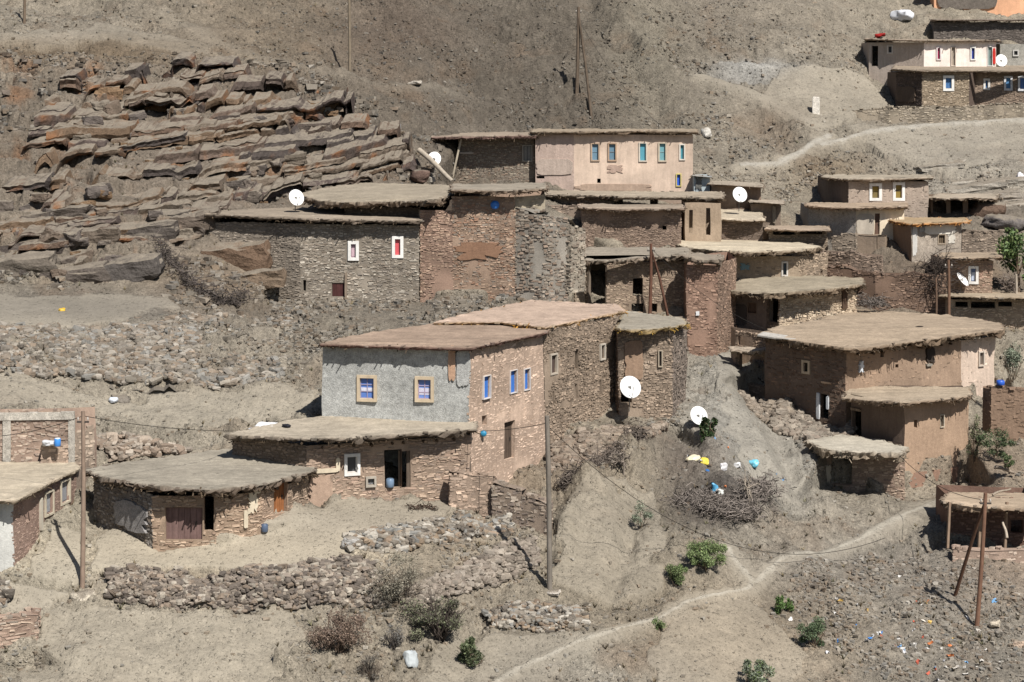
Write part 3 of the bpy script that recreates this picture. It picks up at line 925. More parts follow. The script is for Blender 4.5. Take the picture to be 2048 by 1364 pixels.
def wall_side(mb, A, B, zb, zt, ops, col, mi, st=None, seed=0, amp=0.045, pal=None, depth=0.28, topwob=0.0):
    """one wall face with real openings; ops: (u0,u1,z0,z1,clear) boxes"""
    L = float(np.hypot(*(B - A)))
    d = (B - A) / L
    n = np.array([d[1], -d[0]])
    us = {0.0, L}
    zs = {zb, zt}
    for u0, u1, z0, z1, cl in ops:
        us |= {u0, u1}
        zs |= {z0, z1}
    us, zs = sorted(u for u in us if -1e-6 <= u <= L + 1e-6), sorted(z for z in zs if zb - 1e-6 <= z <= zt + 1e-6)

    def fine(v, st_):
        r = []
        for a, b in zip(v[:-1], v[1:]):
            k = max(1, int(math.ceil((b - a) / st_)))
            r += [a + (b - a) * i / k for i in range(k)]
        return np.array(r + [v[-1]])
    us, zs = fine(us, 0.45), fine(zs, 0.45)
    U, Zg = np.meshgrid(us, zs)
    if topwob:
        w = topwob * fbm(np.stack([U.ravel() / 1.3, 0 * U.ravel() + seed, 0 * U.ravel()], 1), 7, 3).reshape(U.shape)
        Zg = Zg + w * (Zg - zb) / (zt - zb)
    V = np.stack([A[0] + U * d[0], A[1] + U * d[1], Zg], -1).reshape(-1, 3)
    nu = len(us)
    Fq = []
    for i in range(len(zs) - 1):
        zc = (zs[i] + zs[i + 1]) / 2
        for j in range(nu - 1):
            uc = (us[j] + us[j + 1]) / 2
            if any(u0 < uc < u1 and z0 < zc < z1 for u0, u1, z0, z1, cl in ops):
                continue
            Fq.append([i * nu + j, i * nu + j + 1, (i + 1) * nu + j + 1, (i + 1) * nu + j])
    c = np.minimum(lin(col)[None] * WG, 0.8) * (1 + 0.13 * fbm(V / 1.9 + seed, 3, 3))[:, None]
    if st and len(st) < 3 or (st and st[2] > 0.6):
        c = c * (0.68 + 0.3 * sstep(0.35, 0.65, fbm(V / 1.1 + seed * 0.37, 23, 3)))[:, None]
    if Fq:
        mb.add(shake(V, amp), np.array(Fq), c, mi)
    # reveals
    for u0, u1, z0, z1, cl in ops:
        e = [(u0, z0), (u1, z0), (u1, z1), (u0, z1)]
        for a, b in zip(e, e[1:] + e[:1]):
            q = []
            for (u, z), dep in ((a, 0), (b, 0), (b, depth), (a, depth)):
                p = A + d * u - n * dep
                q.append([p[0], p[1], z])
            q = np.array(q)
            q[:2] = shake(q[:2], amp)
            mb.add(q, [[0, 1, 2, 3][::-1]], lin(col) * 1.1, mi)
    if st:
        r = np.random.default_rng(abs(seed) + 1000)
        sw, sh = st[0], st[1]
        Cc, Ss = [], []
        z = zb
        while z < zt - 0.03:
            h = sh * r.uniform(0.6, 1.5)
            u = r.uniform(-sw, 0)
            while u < L:
                w = sw * r.uniform(0.5, 1.9) * (1.0 if r.uniform() > 0.08 else 1.6)
                uc, zc = u + w / 2, z + h / 2
                u += w
                if not (0.0 < uc < L):
                    continue
                if any(u0 - cl - w * .42 < uc < u1 + cl + w * .42 and z0 - cl - h * .42 < zc < z1 + cl + h * .42 for u0, u1, z0, z1, cl in ops):
                    continue
                Cc.append((uc, zc))
                Ss.append((min(w, 2 * uc + 0.1, 2 * (L - uc) + 0.1) * r.uniform(0.84, 1.0), h * r.uniform(0.62, 1.12)))
            z += h
        if Cc:
            Cc, Ss = np.array(Cc), np.array(Ss)
            k = len(Cc)
            keep = r.uniform(size=k) < (st[2] if len(st) > 2 else 0.95)
            pw = np.stack([A[0] + Cc[:, 0] * d[0], A[1] + Cc[:, 0] * d[1], Cc[:, 1]], 1)
            keep &= fbm(pw / 1.1 + seed * 0.37, 23, 3) < 0.62          # places where mud still covers the stone
            Cc, Ss = Cc[keep], Ss[keep]
            k = len(Cc)
            prot = r.uniform(0.005, 0.05, k) * (st[3] if len(st) > 3 else 1.0)
            base = np.stack([A[0] + Cc[:, 0] * d[0], A[1] + Cc[:, 0] * d[1], Cc[:, 1] + r.normal(0, sh * 0.2, k)], 1)
            if topwob:
                base[:, 2] += topwob * fbm(np.stack([Cc[:, 0] / 1.3, 0 * Cc[:, 0] + seed, 0 * Cc[:, 0]], 1), 7, 3) * (Cc[:, 1] - zb) / (zt - zb)
            base = shake(base, amp)
            base[:, :2] += n[None] * (prot / 2 - 0.05)[:, None]
            S = np.stack([Ss[:, 0], prot + 0.10, Ss[:, 1]], 1)
            pl = np.array([lin(x) for x in (pal or [col, col, tuple(np.array(col) * 0.86), tuple(np.array(col) * 1.13), tuple(np.array(col) * 0.94 + 6)])])
            cl = WG * pl[r.integers(0, len(pl), k)] * r.uniform(0.78, 1.18, (k, 1)) * (1 + 0.14 * fbm(base / 1.9 + seed, 3, 3))[:, None]
            yaw = math.atan2(d[1], d[0]) + r.normal(0, 0.04, k)
            stones_batch(mb, base, S, yaw, cl, 0, abs(seed) + 3, roll=0.09)
    return n


def quad_prism(mb, A, d, n, u0, u1, z0, z1, o0, o1, col, mi=0):
    """block on a wall between offsets o0 (inner) and o1 (outer) along its normal"""
    V = []
    for o in (o0, o1):
        for u, z in ((u0, z0), (u1, z0), (u1, z1), (u0, z1)):
            p = A + d * u + n * o
            V.append([p[0], p[1], z])
    mb.add(np.array(V), np.array([[0, 1, 2, 3], [7, 6, 5, 4], [0, 4, 5, 1], [1, 5, 6, 2], [2, 6, 7, 3], [3, 7, 4, 0]]), col, mi)


def ring_inset(p, n2, s):
    return p[:, :2] + n2 * s


def roof_mesh(poly, th, top, edge, seed=0, rough=0.07, stones=1.2, twigs=0.0, twigc=(96, 78, 58), z_lift=0.0, lip=0.05, straw=None, over=0.08):
    """a mud roof: layered irregular slab over its polygon of 3-D points"""
    mb = MB()
    r = np.random.default_rng(seed + 50)
    P3 = np.array(poly, float)
    ar = 0.5 * np.sum(P3[:, 0] * np.roll(P3[:, 1], -1) - np.roll(P3[:, 0], -1) * P3[:, 1])
    if ar < 0:
        P3 = P3[::-1]
    pts = []
    for a, b in zip(P3, np.roll(P3, -1, 0)):
        k = max(1, int(np.hypot(*(b - a)[:2]) / 0.16))
        for i in range(k):
            pts.append(a + (b - a) * i / k)
    p = np.array(pts)
    p[:, 2] += z_lift
    t = np.roll(p, -1, 0)[:, :2] - np.roll(p, 1, 0)[:, :2]
    t /= np.linalg.norm(t, axis=1, keepdims=True) + 1e-9
    n2 = np.stack([t[:, 1], -t[:, 0]], 1)               # outward for counter-clockwise
    N = len(p)
    q = p / 0.7
    w1, w2, w3 = fbm(q, 11, 4, 0.7), fbm(q + 30, 12, 4, 0.7), fbm(q / 1.5 + 60, 13, 3)
    rough = rough * 1.15
    th = th * 0.72
    thk = th * (1 + 0.3 * w3 + (0.25 if rough > 0.1 else 0.08) * w1)

    jit = r.normal(0, 0.26, (6, N)) * rough

    def ring(off, z):
        return np.concatenate([p[:, :2] + n2 * np.asarray(off).reshape(-1, 1), (p[:, 2] + z).reshape(-1, 1)], 1)
    size = math.sqrt(abs(ar))
    per = np.linalg.norm(np.diff(np.vstack([P3, P3[:1]])[:, :2], axis=0), axis=1).sum()
    i1, i2 = min(0.3, size * 0.08), min(0.6, 0.35 * abs(ar) / per)
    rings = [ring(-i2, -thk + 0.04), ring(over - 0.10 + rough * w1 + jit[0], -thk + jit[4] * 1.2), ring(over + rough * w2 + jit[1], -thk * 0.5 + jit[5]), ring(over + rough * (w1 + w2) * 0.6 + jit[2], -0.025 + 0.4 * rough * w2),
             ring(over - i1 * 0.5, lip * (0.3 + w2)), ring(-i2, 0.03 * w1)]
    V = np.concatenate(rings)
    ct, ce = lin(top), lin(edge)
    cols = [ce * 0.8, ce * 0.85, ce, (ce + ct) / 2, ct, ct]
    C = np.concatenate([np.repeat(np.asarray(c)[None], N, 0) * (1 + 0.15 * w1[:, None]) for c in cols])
    Fq = []
    for k in range(5):
        for i in range(N):
            j = (i + 1) % N
            Fq.append([k * N + i, k * N + j, (k + 1) * N + j, (k + 1) * N + i])
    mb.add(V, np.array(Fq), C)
    # the top rises and sags towards the middle: rings closing on the centre
    r5 = rings[5]
    cen = np.array([*P3[:, :2].mean(0), 0.0])
    cr = (r5[:, 0] - cen[0]) * (np.roll(r5[:, 1], -1) - cen[1]) - (r5[:, 1] - cen[1]) * (np.roll(r5[:, 0], -1) - cen[0])
    star = bool((cr > -1e-6).all())
    if star:
        cen[2] = r5[:, 2].mean()
        ks = [0.0, 0.12, 0.26, 0.42, 0.58, 0.74, 0.9]
        T = np.concatenate([r5 * (1 - k) + cen * k for k in ks])
        edge0 = np.repeat(np.array(ks) > 0, N)
        T[:, 2] += edge0 * (0.07 * fbm(T * [0.5, 0.5, 0] + seed, 91, 3) + 0.03 * fbm(T * [2.2, 2.2, 0], 92, 2))
        st_ = np.clip(fbm(T * [0.45, 0.45, 0] + seed * 1.7, 93, 3) - 0.1, 0, 0.6)[:, None]
        CT = ct * (1 + 0.12 * fbm(T * [1.1, 1.1, 0], 94, 3))[:, None] * (1 - 0.42 * st_)
        mb.add(T, np.array([[a * N + i, a * N + (i + 1) % N, (a + 1) * N + (i + 1) % N, (a + 1) * N + i] for a in range(len(ks) - 1) for i in range(N)]), CT)
        mb.add(T[-N:], [list(range(N))], ct)
        m = int(abs(ar) * 0.9 * min(1.0, stones))
        if m:
            w8, ii = r.uniform(0.02, 0.85, m), r.integers(0, N, m)
            q8 = r5[ii] * (1 - w8[:, None]) + cen * w8[:, None]
            s8 = 0.05 * np.exp(r.normal(0.4, 0.6, m))
            S8 = np.stack([s8 * 1.4, s8, s8 * 0.7], 1)
            stones_batch(mb, q8 + [0, 0, 0.03], S8, r.uniform(0, 6, m), np.repeat(ct[None], m, 0) * r.uniform(0.6, 1.25, (m, 1)), 0, seed)
    for kk, flip in (((5, False), (0, True)) if not star else ((0, True),)):
        rr = rings[kk]
        tr = geometry.tessellate_polygon([[Vector((x[0], x[1], 0)) for x in rr]])
        out = []
        for a, b, c in tr:
            A2, B2, C2 = rr[a][:2], rr[b][:2], rr[c][:2]
            s = (B2[0] - A2[0]) * (C2[1] - A2[1]) - (B2[1] - A2[1]) * (C2[0] - A2[0])
            if (s < 0) != flip:
                a, c = c, a
            out.append([a, b, c])
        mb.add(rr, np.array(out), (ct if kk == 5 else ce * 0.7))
    # stones and lumps along the rim
    k = r.uniform(size=N) < 0.18 * stones
    if k.any():
        m = int(k.sum())
        S = np.stack([r.uniform(0.10, 0.34, m), r.uniform(0.1, 0.24, m), r.uniform(0.04, 0.12, m)], 1)
        base = np.concatenate([p[k][:, :2] + n2[k] * (over + r.uniform(-0.14, 0.05, (m, 1))), p[k][:, 2:] + r.uniform(-0.06, 0.03, (m, 1)) - 0.02], 1)
        cc = np.array([lin(x) for x in ((150, 138, 122), (128, 114, 98), (170, 158, 140), (110, 98, 86))])[r.integers(0, 4, m)]
        stones_batch(mb, base, S, np.arctan2(t[k][:, 1], t[k][:, 0]) + r.normal(0, 0.3, m), 0.5 * cc + 0.5 * ce, 0, seed + 8)
    # brush ends sticking out under the mud
    m = int(N * 0.42 * (twigs + 0.9))
    if m:
        idx = r.integers(0, N, m)
        for i in idx:
            if w3[i] < -0.15 and r.uniform() < 0.75:
                continue
            L = r.uniform(0.15, 0.5)
            c3 = np.array([*(p[i, :2] + n2[i] * (over + r.uniform(-0.3, 0.03))), p[i, 2] - thk[i] * r.uniform(0.55, 1.15)])
            ang = math.atan2(n2[i, 1], n2[i, 0]) + r.normal(0, 0.5)
            R = rot(0, r.normal(0.35, 0.35), ang)
            tc = twigc if straw is None or r.uniform() > 0.7 else straw
            mb.box(c3, (L, r.uniform(0.02, 0.06), r.uniform(0.02, 0.05)), lin(tc) * r.uniform(0.5, 1.2), R, 0)
    return mb


def open_boxes(A, B, ops):
    L = float(np.hypot(*(B - A)))
    out = []
    for o in ops:
        kind, x0, y0, x1, y1 = o[:5]
        k = o[5] if len(o) > 5 else {}
        um, zt = wall_uz(A, B, (x0 + x1) / 2, y0)
        _, zb = wall_uz(A, B, (x0 + x1) / 2, y1)
        u0, u1 = wall_uz(A, B, x0, y0)[0], wall_uz(A, B, x1, y0)[0]
        u0, u1 = max(0.05, u0), min(L - 0.05, u1)
        fw = k.get('fw', 0) / (F / (A[1] + B[1]) * 2)
        out.append((u0, u1, zb, zt, fw, kind, k))
    return out


def fittings(root, org, A, B, boxes):
    """doors, windows, patches as parts of the house"""
    L = float(np.hypot(*(B - A)))
    d = (B - A) / L
    n = np.array([d[1], -d[0]])
    for u0, u1, z0, z1, fw, kind, k in boxes:
        if kind in ('win', 'door', 'leaf'):
            mb = MB()
            pane = lin(k.get('pane', (60, 62, 66)))
            dep = k.get('dep', 0.09)
            a0, a1 = u0, u1
            if kind == 'leaf':                          # a leaf standing open inside the opening
                a0 = u0 + (u1 - u0) * 0.66
            quad_prism(mb, A, d, n, a0, a1, z0 - 0.02, z1 + 0.02, -dep - 0.05, -dep, pane)
            wd, hh = a1 - a0, z1 - z0
            nb = k.get('planks', 0)
            for i in range(nb):
                uu = a0 + wd * (i + 0.5) / nb
                quad_prism(mb, A, d, n, uu - wd / nb * 0.46, uu + wd / nb * 0.46, z0 + 0.02, z1 - 0.01, -dep - 0.01, -dep + 0.02, pane * (0.9 + 0.2 * ((i * 37) % 10) / 10))
            o = mb.build('door' if kind != 'win' else 'window', M[k.get('m', 'shutter')], root, org)
            if k.get('label'):
                o['label'] = k['label']
            if kind == 'door' and hh > 1.2:
                hb = MB()
                hb.box([*(A + d * (a0 + wd * 0.82) + n * (-dep + 0.05)), z0 + hh * 0.5], (0.05, 0.05, 0.16), lin((60, 54, 48)))
                h = hb.build('handle', M['metal'], o, org)
            bars = k.get('bars')
            if bars:
                bb = MB()
                bc = lin(k.get('barc', (230, 230, 228)))
                for i in range(bars[0] + 2):
                    uu = u0 + wd * i / (bars[0] + 1)
                    uu = min(max(uu, u0 + 0.02), u1 - 0.02)
                    quad_prism(bb, A, d, n, uu - 0.018, uu + 0.018, z0, z1, -dep - 0.01, -dep + 0.032, bc)
                for i in range(bars[1] + 2):
                    zz = z0 + hh * i / (bars[1] + 1)
                    zz = min(max(zz, z0 + 0.02), z1 - 0.02)
                    quad_prism(bb, A, d, n, u0, u1, zz - 0.018, zz + 0.018, -dep - 0.008, -dep + 0.029, bc)
                bb.build('sash', M['trim'], o, org)
            if k.get('cur'):                            # a lighter curtain or second pane tone inside
                cb = MB()
                y0, y1, cc = k['cur']
                quad_prism(cb, A, d, n, u0 + 0.04, u1 - 0.04, z0 + hh * y0, z0 + hh * y1, -dep - 0.01, -dep + 0.012, lin(cc))
                cb.build('curtain', M['cloth'], o, org)
            if fw > 0:
                fb = MB()
                fc = lin(k.get('frame', (232, 230, 224)))
                pr = 0.085
                ww = [(u0 - fw, u0, z0 - fw, z1 + fw), (u1, u1 + fw, z0 - fw, z1 + fw), (u0, u1, z1, z1 + fw), (u0, u1, z0 - fw, z0)]
                for a, b, c, e in ww:
                    quad_prism(fb, A, d, n, a, b, c, e, -0.05, pr, fc)
                fb.build('frame', M['paint'], o, org)
        elif kind == 'patch':  # covers plaster, cloth, boards, and dark tones painting shaded hollows
            mb = MB()
            r = np.random.default_rng(int(abs(u0 * 1000)) % 9999)
            m = 26
            th = np.linspace(0, 2 * np.pi, m, endpoint=False)
            sq = 1 / np.maximum(np.abs(np.cos(th)), np.abs(np.sin(th)))
            rr = np.minimum(sq, 1.25) * (1 + k.get('rag', 0.12) * r.normal(0, 1, m))
            uu = (u0 + u1) / 2 + (u1 - u0) / 2 * np.clip(rr * np.cos(th), -1.04, 1.04)
            zz = (z0 + z1) / 2 + (z1 - z0) / 2 * np.clip(rr * np.sin(th), -1.04, 1.04)
            V = []
            pr = k.get('pr', 0.06) + 0.055
            for o_ in (pr, -0.05):
                for u, z in zip(uu, zz):
                    q = A + d * u + n * o_
                    V.append([q[0], q[1], z])
            V = np.array(V)
            fs = [list(range(m))] + [[i, i + m, (i + 1) % m + m, (i + 1) % m] for i in range(m)]
            mb.add(V, fs, lin(k.get('pane', (200, 196, 188))))
            mb.build('wall_patch', M[k.get('m', 'paint')], root, org)


def house(name, label, chain, ztop, zbase, sides, depth=5.0, roof=None, group=None, cat='house', back=None, extra=None, wallname='wall', amp=0.075, topwob=0.0, bcol=None):
    """chain: visible wall corners (px, D) from left to right; roof: dict(poly=[(px,py,D)], ...)"""
    pts = [XY(px, D) for px, D in chain]
    zt = ztop if isinstance(ztop, list) else [ztop] * len(sides)
    c = np.mean(pts, 0)
    org = np.array([c[0], c[1] + 0.5, zbase])
    root = thing(name, label, cat, org, group)
    mb = MB()
    seed = int(abs(chain[0][0] * 7 + zbase * 131)) % 5000
    for i, s in enumerate(sides):
        A, B = pts[i], pts[i + 1]
        boxes = open_boxes(A, B, s.get('ops', []))
        cut = [(u0, u1, z0, z1, fw) for u0, u1, z0, z1, fw, kind, k in boxes if kind != 'patch']
        wall_side(mb, A, B, zbase - 1.5, zt[i], cut, s.get('c', BR), MATI[s.get('m', 'stone')], s.get('st'), seed + i * 31, amp, s.get('pal'), topwob=topwob)
        fittings(root, org, A, B, boxes)
    # unseen sides close the box
    bk = [p + np.array([0.0, depth]) for p in (pts[-1], pts[0])] if back is None else [XY(*b) for b in back]
    loop = [pts[-1], *bk, pts[0]]
    for i, (A, B) in enumerate(zip(loop[:-1], loop[1:])):
        z = zt[-1] if i == 0 else (zt[0] if i == len(loop) - 2 else max(zt))
        wall_side(mb, A, B, zbase - 1.5, z, [], bcol or sides[0].get('c', BR), MATI['mud'], None, seed + 500 + i, amp)
    if extra:
        extra(mb, root, org)
    mb.build(wallname, WALL_MATS, root, org)
    for i, rf in enumerate(roof if isinstance(roof, list) else ([roof] if roof else [])):
        rf = dict(rf)
        poly = [P(*q) for q in rf.pop('poly')]
        m = M[rf.pop('m', 'roofmud')]
        roof_mesh(poly, rf.pop('th', 0.3), rf.pop('top', (164, 150, 128)), rf.pop('edge', (120, 104, 86)), seed=seed + 77 + i, **rf).build('roof', m, root, org)
    return root, pts, org


def part_box(root, org, name, boxes, m, label=None):
    """a part made of boxes: (centre, size, colour, rotation)"""
    mb = MB()
    for b in boxes:
        mb.box(b[0], b[1], lin(b[2]), b[3] if len(b) > 3 else None, 0, 0.008)
    o = mb.build(name, M[m], root, org)
    if label:
        o['label'] = label
    return o


def beams(root, org, A, B, z, n, out=0.35, rad=0.07, col=(96, 76, 58), u0=0.4):
    """round roof poles poking out over a wall, each a part"""
    L = float(np.hypot(*(B - A)))
    d = (B - A) / L
    nn = np.array([d[1], -d[0]])
    for i in range(n):
        u = u0 + (L - 2 * u0) * (i + 0.5) / n + random.uniform(-0.15, 0.15)
        a = A + d * u - nn * 0.4
        b = A + d * u + nn * (out + random.uniform(-0.12, 0.1))
        mb = MB()
        mb.tube([[*a, z], [*b, z - random.uniform(0, 0.06)]], rad * random.uniform(0.8, 1.2), lin(col) * random.uniform(0.7, 1.2), 7)
        mb.build('roof_pole', M['wood'], root, org)


def free_wall(name, label, chain, ztop, zbase, c=BR, st=(0.3, 0.14), th=0.5, cat='wall', group=None, ops=(), pal=None, m='stone', topwob=0.18, cap=True, seed0=0):
    """a free-standing or retaining wall along a chain of (px, D); ztop may list one height per corner"""
    pts = [XY(px, D) for px, D in chain]
    zt = ztop if isinstance(ztop, (list, tuple)) else [ztop] * len(pts)
    zb = zbase if isinstance(zbase, (list, tuple)) else [zbase] * len(pts)
    c0 = np.mean(pts, 0)
    org = np.array([c0[0], c0[1], min(zb)])
    root = thing(name, label, cat, org, group)
    mb = MB()
    r = np.random.default_rng(int(abs(chain[0][0] * 3 + zt[0] * 77)) + seed0)
    for i in range(len(pts) - 1):
        A, B = pts[i], pts[i + 1]
        d = (B - A) / np.hypot(*(B - A))
        n = np.array([d[1], -d[0]])
        boxes = [b for b in open_boxes(A, B, ops) if 0.02 < b[0] < b[1]] if ops else []
        cut = [(u0, u1, z0, z1, fw) for u0, u1, z0, z1, fw, kind, k in boxes]
        zA, zB = zt[i], zt[i + 1]
        L = float(np.hypot(*(B - A)))
        if abs(zA - zB) < 0.15 and abs(zb[i] - zb[i + 1]) < 0.3:
            wall_side(mb, A, B, min(zb[i], zb[i + 1]) - 0.8, (zA + zB) / 2, cut, c, MATI[m], st, int(chain[0][0]) + i * 13, 0.06, pal, topwob=topwob)
            wall_side(mb, B - n * th, A - n * th, min(zb[i], zb[i + 1]) - 0.8, (zA + zB) / 2, [], c, MATI[m], None, int(chain[0][0]) + i * 13 + 5, 0.06)
        else:
            k = max(2, int(L / 0.8))
            for j in range(k):
                a, b = A + (B - A) * j / k, A + (B - A) * (j + 1) / k
                tm = (j + 0.5) / k
                z1 = zA + (zB - zA) * tm
                z0 = zb[i] + (zb[i + 1] - zb[i]) * tm - 0.8
                wall_side(mb, a, b, z0, z1, [], c, MATI[m], st, int(chain[0][0]) + i * 13 + j, 0.06, pal, topwob=0)
                wall_side(mb, b - n * th, a - n * th, z0, z1, [], c, MATI[m], None, int(chain[0][0]) + i * 13 + j, 0.06)
        # ends
        if i == 0:
            wall_side(mb, A - n * th, A, zb[i] - 0.8, zA, [], c, MATI[m], st, 3, 0.06, pal)
        if i == len(pts) - 2:
            wall_side(mb, B, B - n * th, zb[i + 1] - 0.8, zB, [], c, MATI[m], st, 4, 0.06, pal)
        # rough top
        k = max(2, int(L / 0.4))
        u = np.linspace(0, 1, k + 1)
        wob = topwob * fbm(np.stack([u * L / 1.3, 0 * u + int(chain[0][0]) + i * 13, 0 * u], 1), 7, 3)
        zz = zA + (zB - zA) * u + wob
        V = []
        for off in (0.03, -th - 0.03):
            q = A + (B - A) * u[:, None] + n * off
            V.append(np.concatenate([q, zz[:, None]], 1))
        V = shake(np.concatenate(V), 0.06)
        mb.add(V, np.array([[j, j + 1, k + 2 + j, k + 1 + j] for j in range(k)]), lin(c) * 0.9, MATI[m])
        if cap:
            m2 = int(L / 0.3)
            uu = r.uniform(0, 1, m2)
            q = A + (B - A) * uu[:, None] - n * r.uniform(0, th, (m2, 1))
            z2 = np.interp(uu, u, zz)
            S = np.stack([r.uniform(.15, .42, m2), r.uniform(.15, .32, m2), r.uniform(.08, .2, m2)], 1)
            pl = np.array([lin(x) for x in (pal or [c, tuple(np.array(c) * .85), tuple(np.array(c) * 1.1)])])
            stones_batch(mb, np.concatenate([q, z2[:, None] + .03], 1), S, r.uniform(0, 6, m2), pl[r.integers(0, len(pl), m2)], 0, 5)
    mb.build('wall_body', WALL_MATS, root, org)
    return root, pts, org


def bank(name, label, top, bot, rows=10, size=0.34, pal=None, cat='wall', holes=()):
    """a battered dry-stone bank between two lines of photo points lying on the slope (px, py)"""
    top, bot = np.array(top, float), np.array(bot, float)
    mb = MB()
    r = np.random.default_rng(int(abs(top[0][0] + top[0][1])))
    m = 60
    pl = 0.8 * np.array([lin(x) for x in (pal or STONE_PAL)]) + 0.2 * lin(BASE, GT)
    pl = pl * 0.86
    def along(l, t):
        s = np.concatenate([[0], np.cumsum(np.hypot(*np.diff(l, axis=0).T))])
        s /= s[-1]
        return np.stack([np.interp(t, s, l[:, 0]), np.interp(t, s, l[:, 1])], -1)
    t = np.linspace(0, 1, m)
    a, b = along(top, t), along(bot, t)
    A3, B3 = TP(a[:, 0], a[:, 1]), TP(b[:, 0], b[:, 1])
    mid = (A3 + B3).mean(0) / 2
    mid[2] = B3[:, 2].min()
    root = thing(name, label, cat, mid)
    G = []
    v = np.linspace(-0.12, 1, rows + 1)
    for vv in v:
        x = B3 * (1 - vv) + A3 * vv
        x[:, 1] -= 0.25 * math.sin(max(vv, 0) * 3.1)
        x[:, 2] += 0.10 * math.sin(max(vv, 0) * 3.1) - (0.25 if vv < 0 else 0)
        G.append(x)
    G.append(G[-1] + np.array([0, 0.7, -0.02]))
    G = np.array(G)
    mb.add(shake(G.reshape(-1, 3), 0.08), np.array([[i * m + j, i * m + j + 1, (i + 1) * m + j + 1, (i + 1) * m + j] for i in range(rows + 1) for j in range(m - 1)]), pl.mean(0) * 0.62, 0)
    wid = np.linalg.norm(np.diff((A3 + B3) / 2, axis=0), axis=1).sum()
    hgt = np.linalg.norm(A3 - B3, axis=1).mean()
    N = int(wid * hgt / (size * size * 0.30))
    tt, vv = r.uniform(0, 1, N), r.uniform(-0.05, 1.03, N)
    i = np.minimum((tt * (m - 1)).astype(int), m - 2)
    fr = (tt * (m - 1) - i)[:, None]
    Bp, Ap = B3[i] * (1 - fr) + B3[i + 1] * fr, A3[i] * (1 - fr) + A3[i + 1] * fr
    q = Bp * (1 - vv[:, None]) + Ap * vv[:, None]
    q[:, 1] -= 0.25 * np.sin(np.maximum(vv, 0) * 3.1) + 0.12
    q[:, 2] += 0.10 * np.sin(np.maximum(vv, 0) * 3.1) + 0.05
    s = size * np.clip(np.exp(r.normal(-0.15, 0.36, N)), 0.4, 1.55)
    S = np.stack([s * r.uniform(0.9, 1.7, N), s * r.uniform(0.6, 0.9, N), s * r.uniform(0.45, 0.8, N)], 1)
    boulders_batch(mb, q, S, pl[r.integers(0, len(pl), N)] * r.uniform(0.7, 1.2, (N, 1)), 9)
    mb.build('wall_body', M['stone'], root, mid)
    return root
# ---------------------------------------------------------------- the village, nearest houses first
WHITE, CREAM = (236, 234, 228), (206, 182, 146)
BLUE, SKYB = (52, 112, 200), (92, 148, 186)
EARTH = (156, 142, 120)
ST = (0.2, 0.085)
STC = (0.22, 0.10)
WIN = 'windows in the village walls'

# grey rendered house with its peach brick side wall
R0, P0, O0 = house(
    'rendered_house', 'house with speckled grey rendered front, peach brick side wall and blue windows', [(645, 95.2), (940, 94.0), (1088, 99.7)],
    Zc(690, 94) - 0.15, Zc(1010, 94),
    [dict(c=(150, 151, 147), m='render', ops=[
        ('win', 720, 756, 748, 797, dict(frame=CREAM, fw=6, pane=(86, 122, 196), bars=(1, 2), barc=(150, 140, 170), cur=(0.36, 0.52, (206, 208, 224)))),
        ('win', 836, 759, 862, 798, dict(frame=CREAM, fw=6, pane=(104, 136, 206), bars=(1, 2), barc=(170, 150, 176), cur=(0.2, 0.55, (198, 196, 220)))),
        ('patch', 897, 692, 911, 760, dict(pane=(196, 150, 116), pr=0.03, m='mud', rag=0.05)), ('patch', 914, 694, 938, 772, dict(pane=(172, 172, 168), pr=0.02, m='render', rag=0.04))]),
     dict(c=(186, 156, 132), m='mud', st=(0.24, 0.085, 0.85, 0.3), pal=[(190, 160, 136), (184, 154, 130), (196, 166, 142), (178, 150, 128)], ops=[
         ('win', 966, 752, 979, 796, dict(pane=BLUE, fw=1.5, frame=(214, 206, 200))), ('win', 1019, 741, 1032, 785, dict(pane=BLUE, fw=1.5, frame=(214, 206, 200))),
         ('win', 1047, 738, 1058, 779, dict(pane=BLUE, fw=1.5, frame=(214, 206, 200))),
         ('hole', 965, 832, 975, 851), ('door', 1008, 842, 1030, 918, dict(pane=(96, 78, 64), dep=0.22, m='wood', planks=4))])],
    depth=9, back=[(1085, 108.5), (1042, 109.5), (893, 103), (712, 97.6)], bcol=(150, 140, 126),
    roof=[dict(poly=[(641, 687, 94.7), (940, 695, 93.5), (1092, 663, 99.3), (1100, 655, 101), (1000, 644, 103.6), (880, 645, 103.5), (700, 672, 98)], th=0.24, top=(156, 130, 108), edge=(110, 78, 68), stones=0.5, rough=0.04),
          dict(poly=[(868, 649, 102.4), (1000, 648, 102.0), (1090, 659, 99.9), (1170, 642, 103.0), (1249, 626, 106.4), (1235, 614, 109.2), (1060, 605, 111.7), (960, 625, 107)], th=0.22, top=(180, 152, 130), edge=(170, 134, 90), stones=0.5, twigs=0.8, straw=(190, 140, 66), z_lift=0.13)])

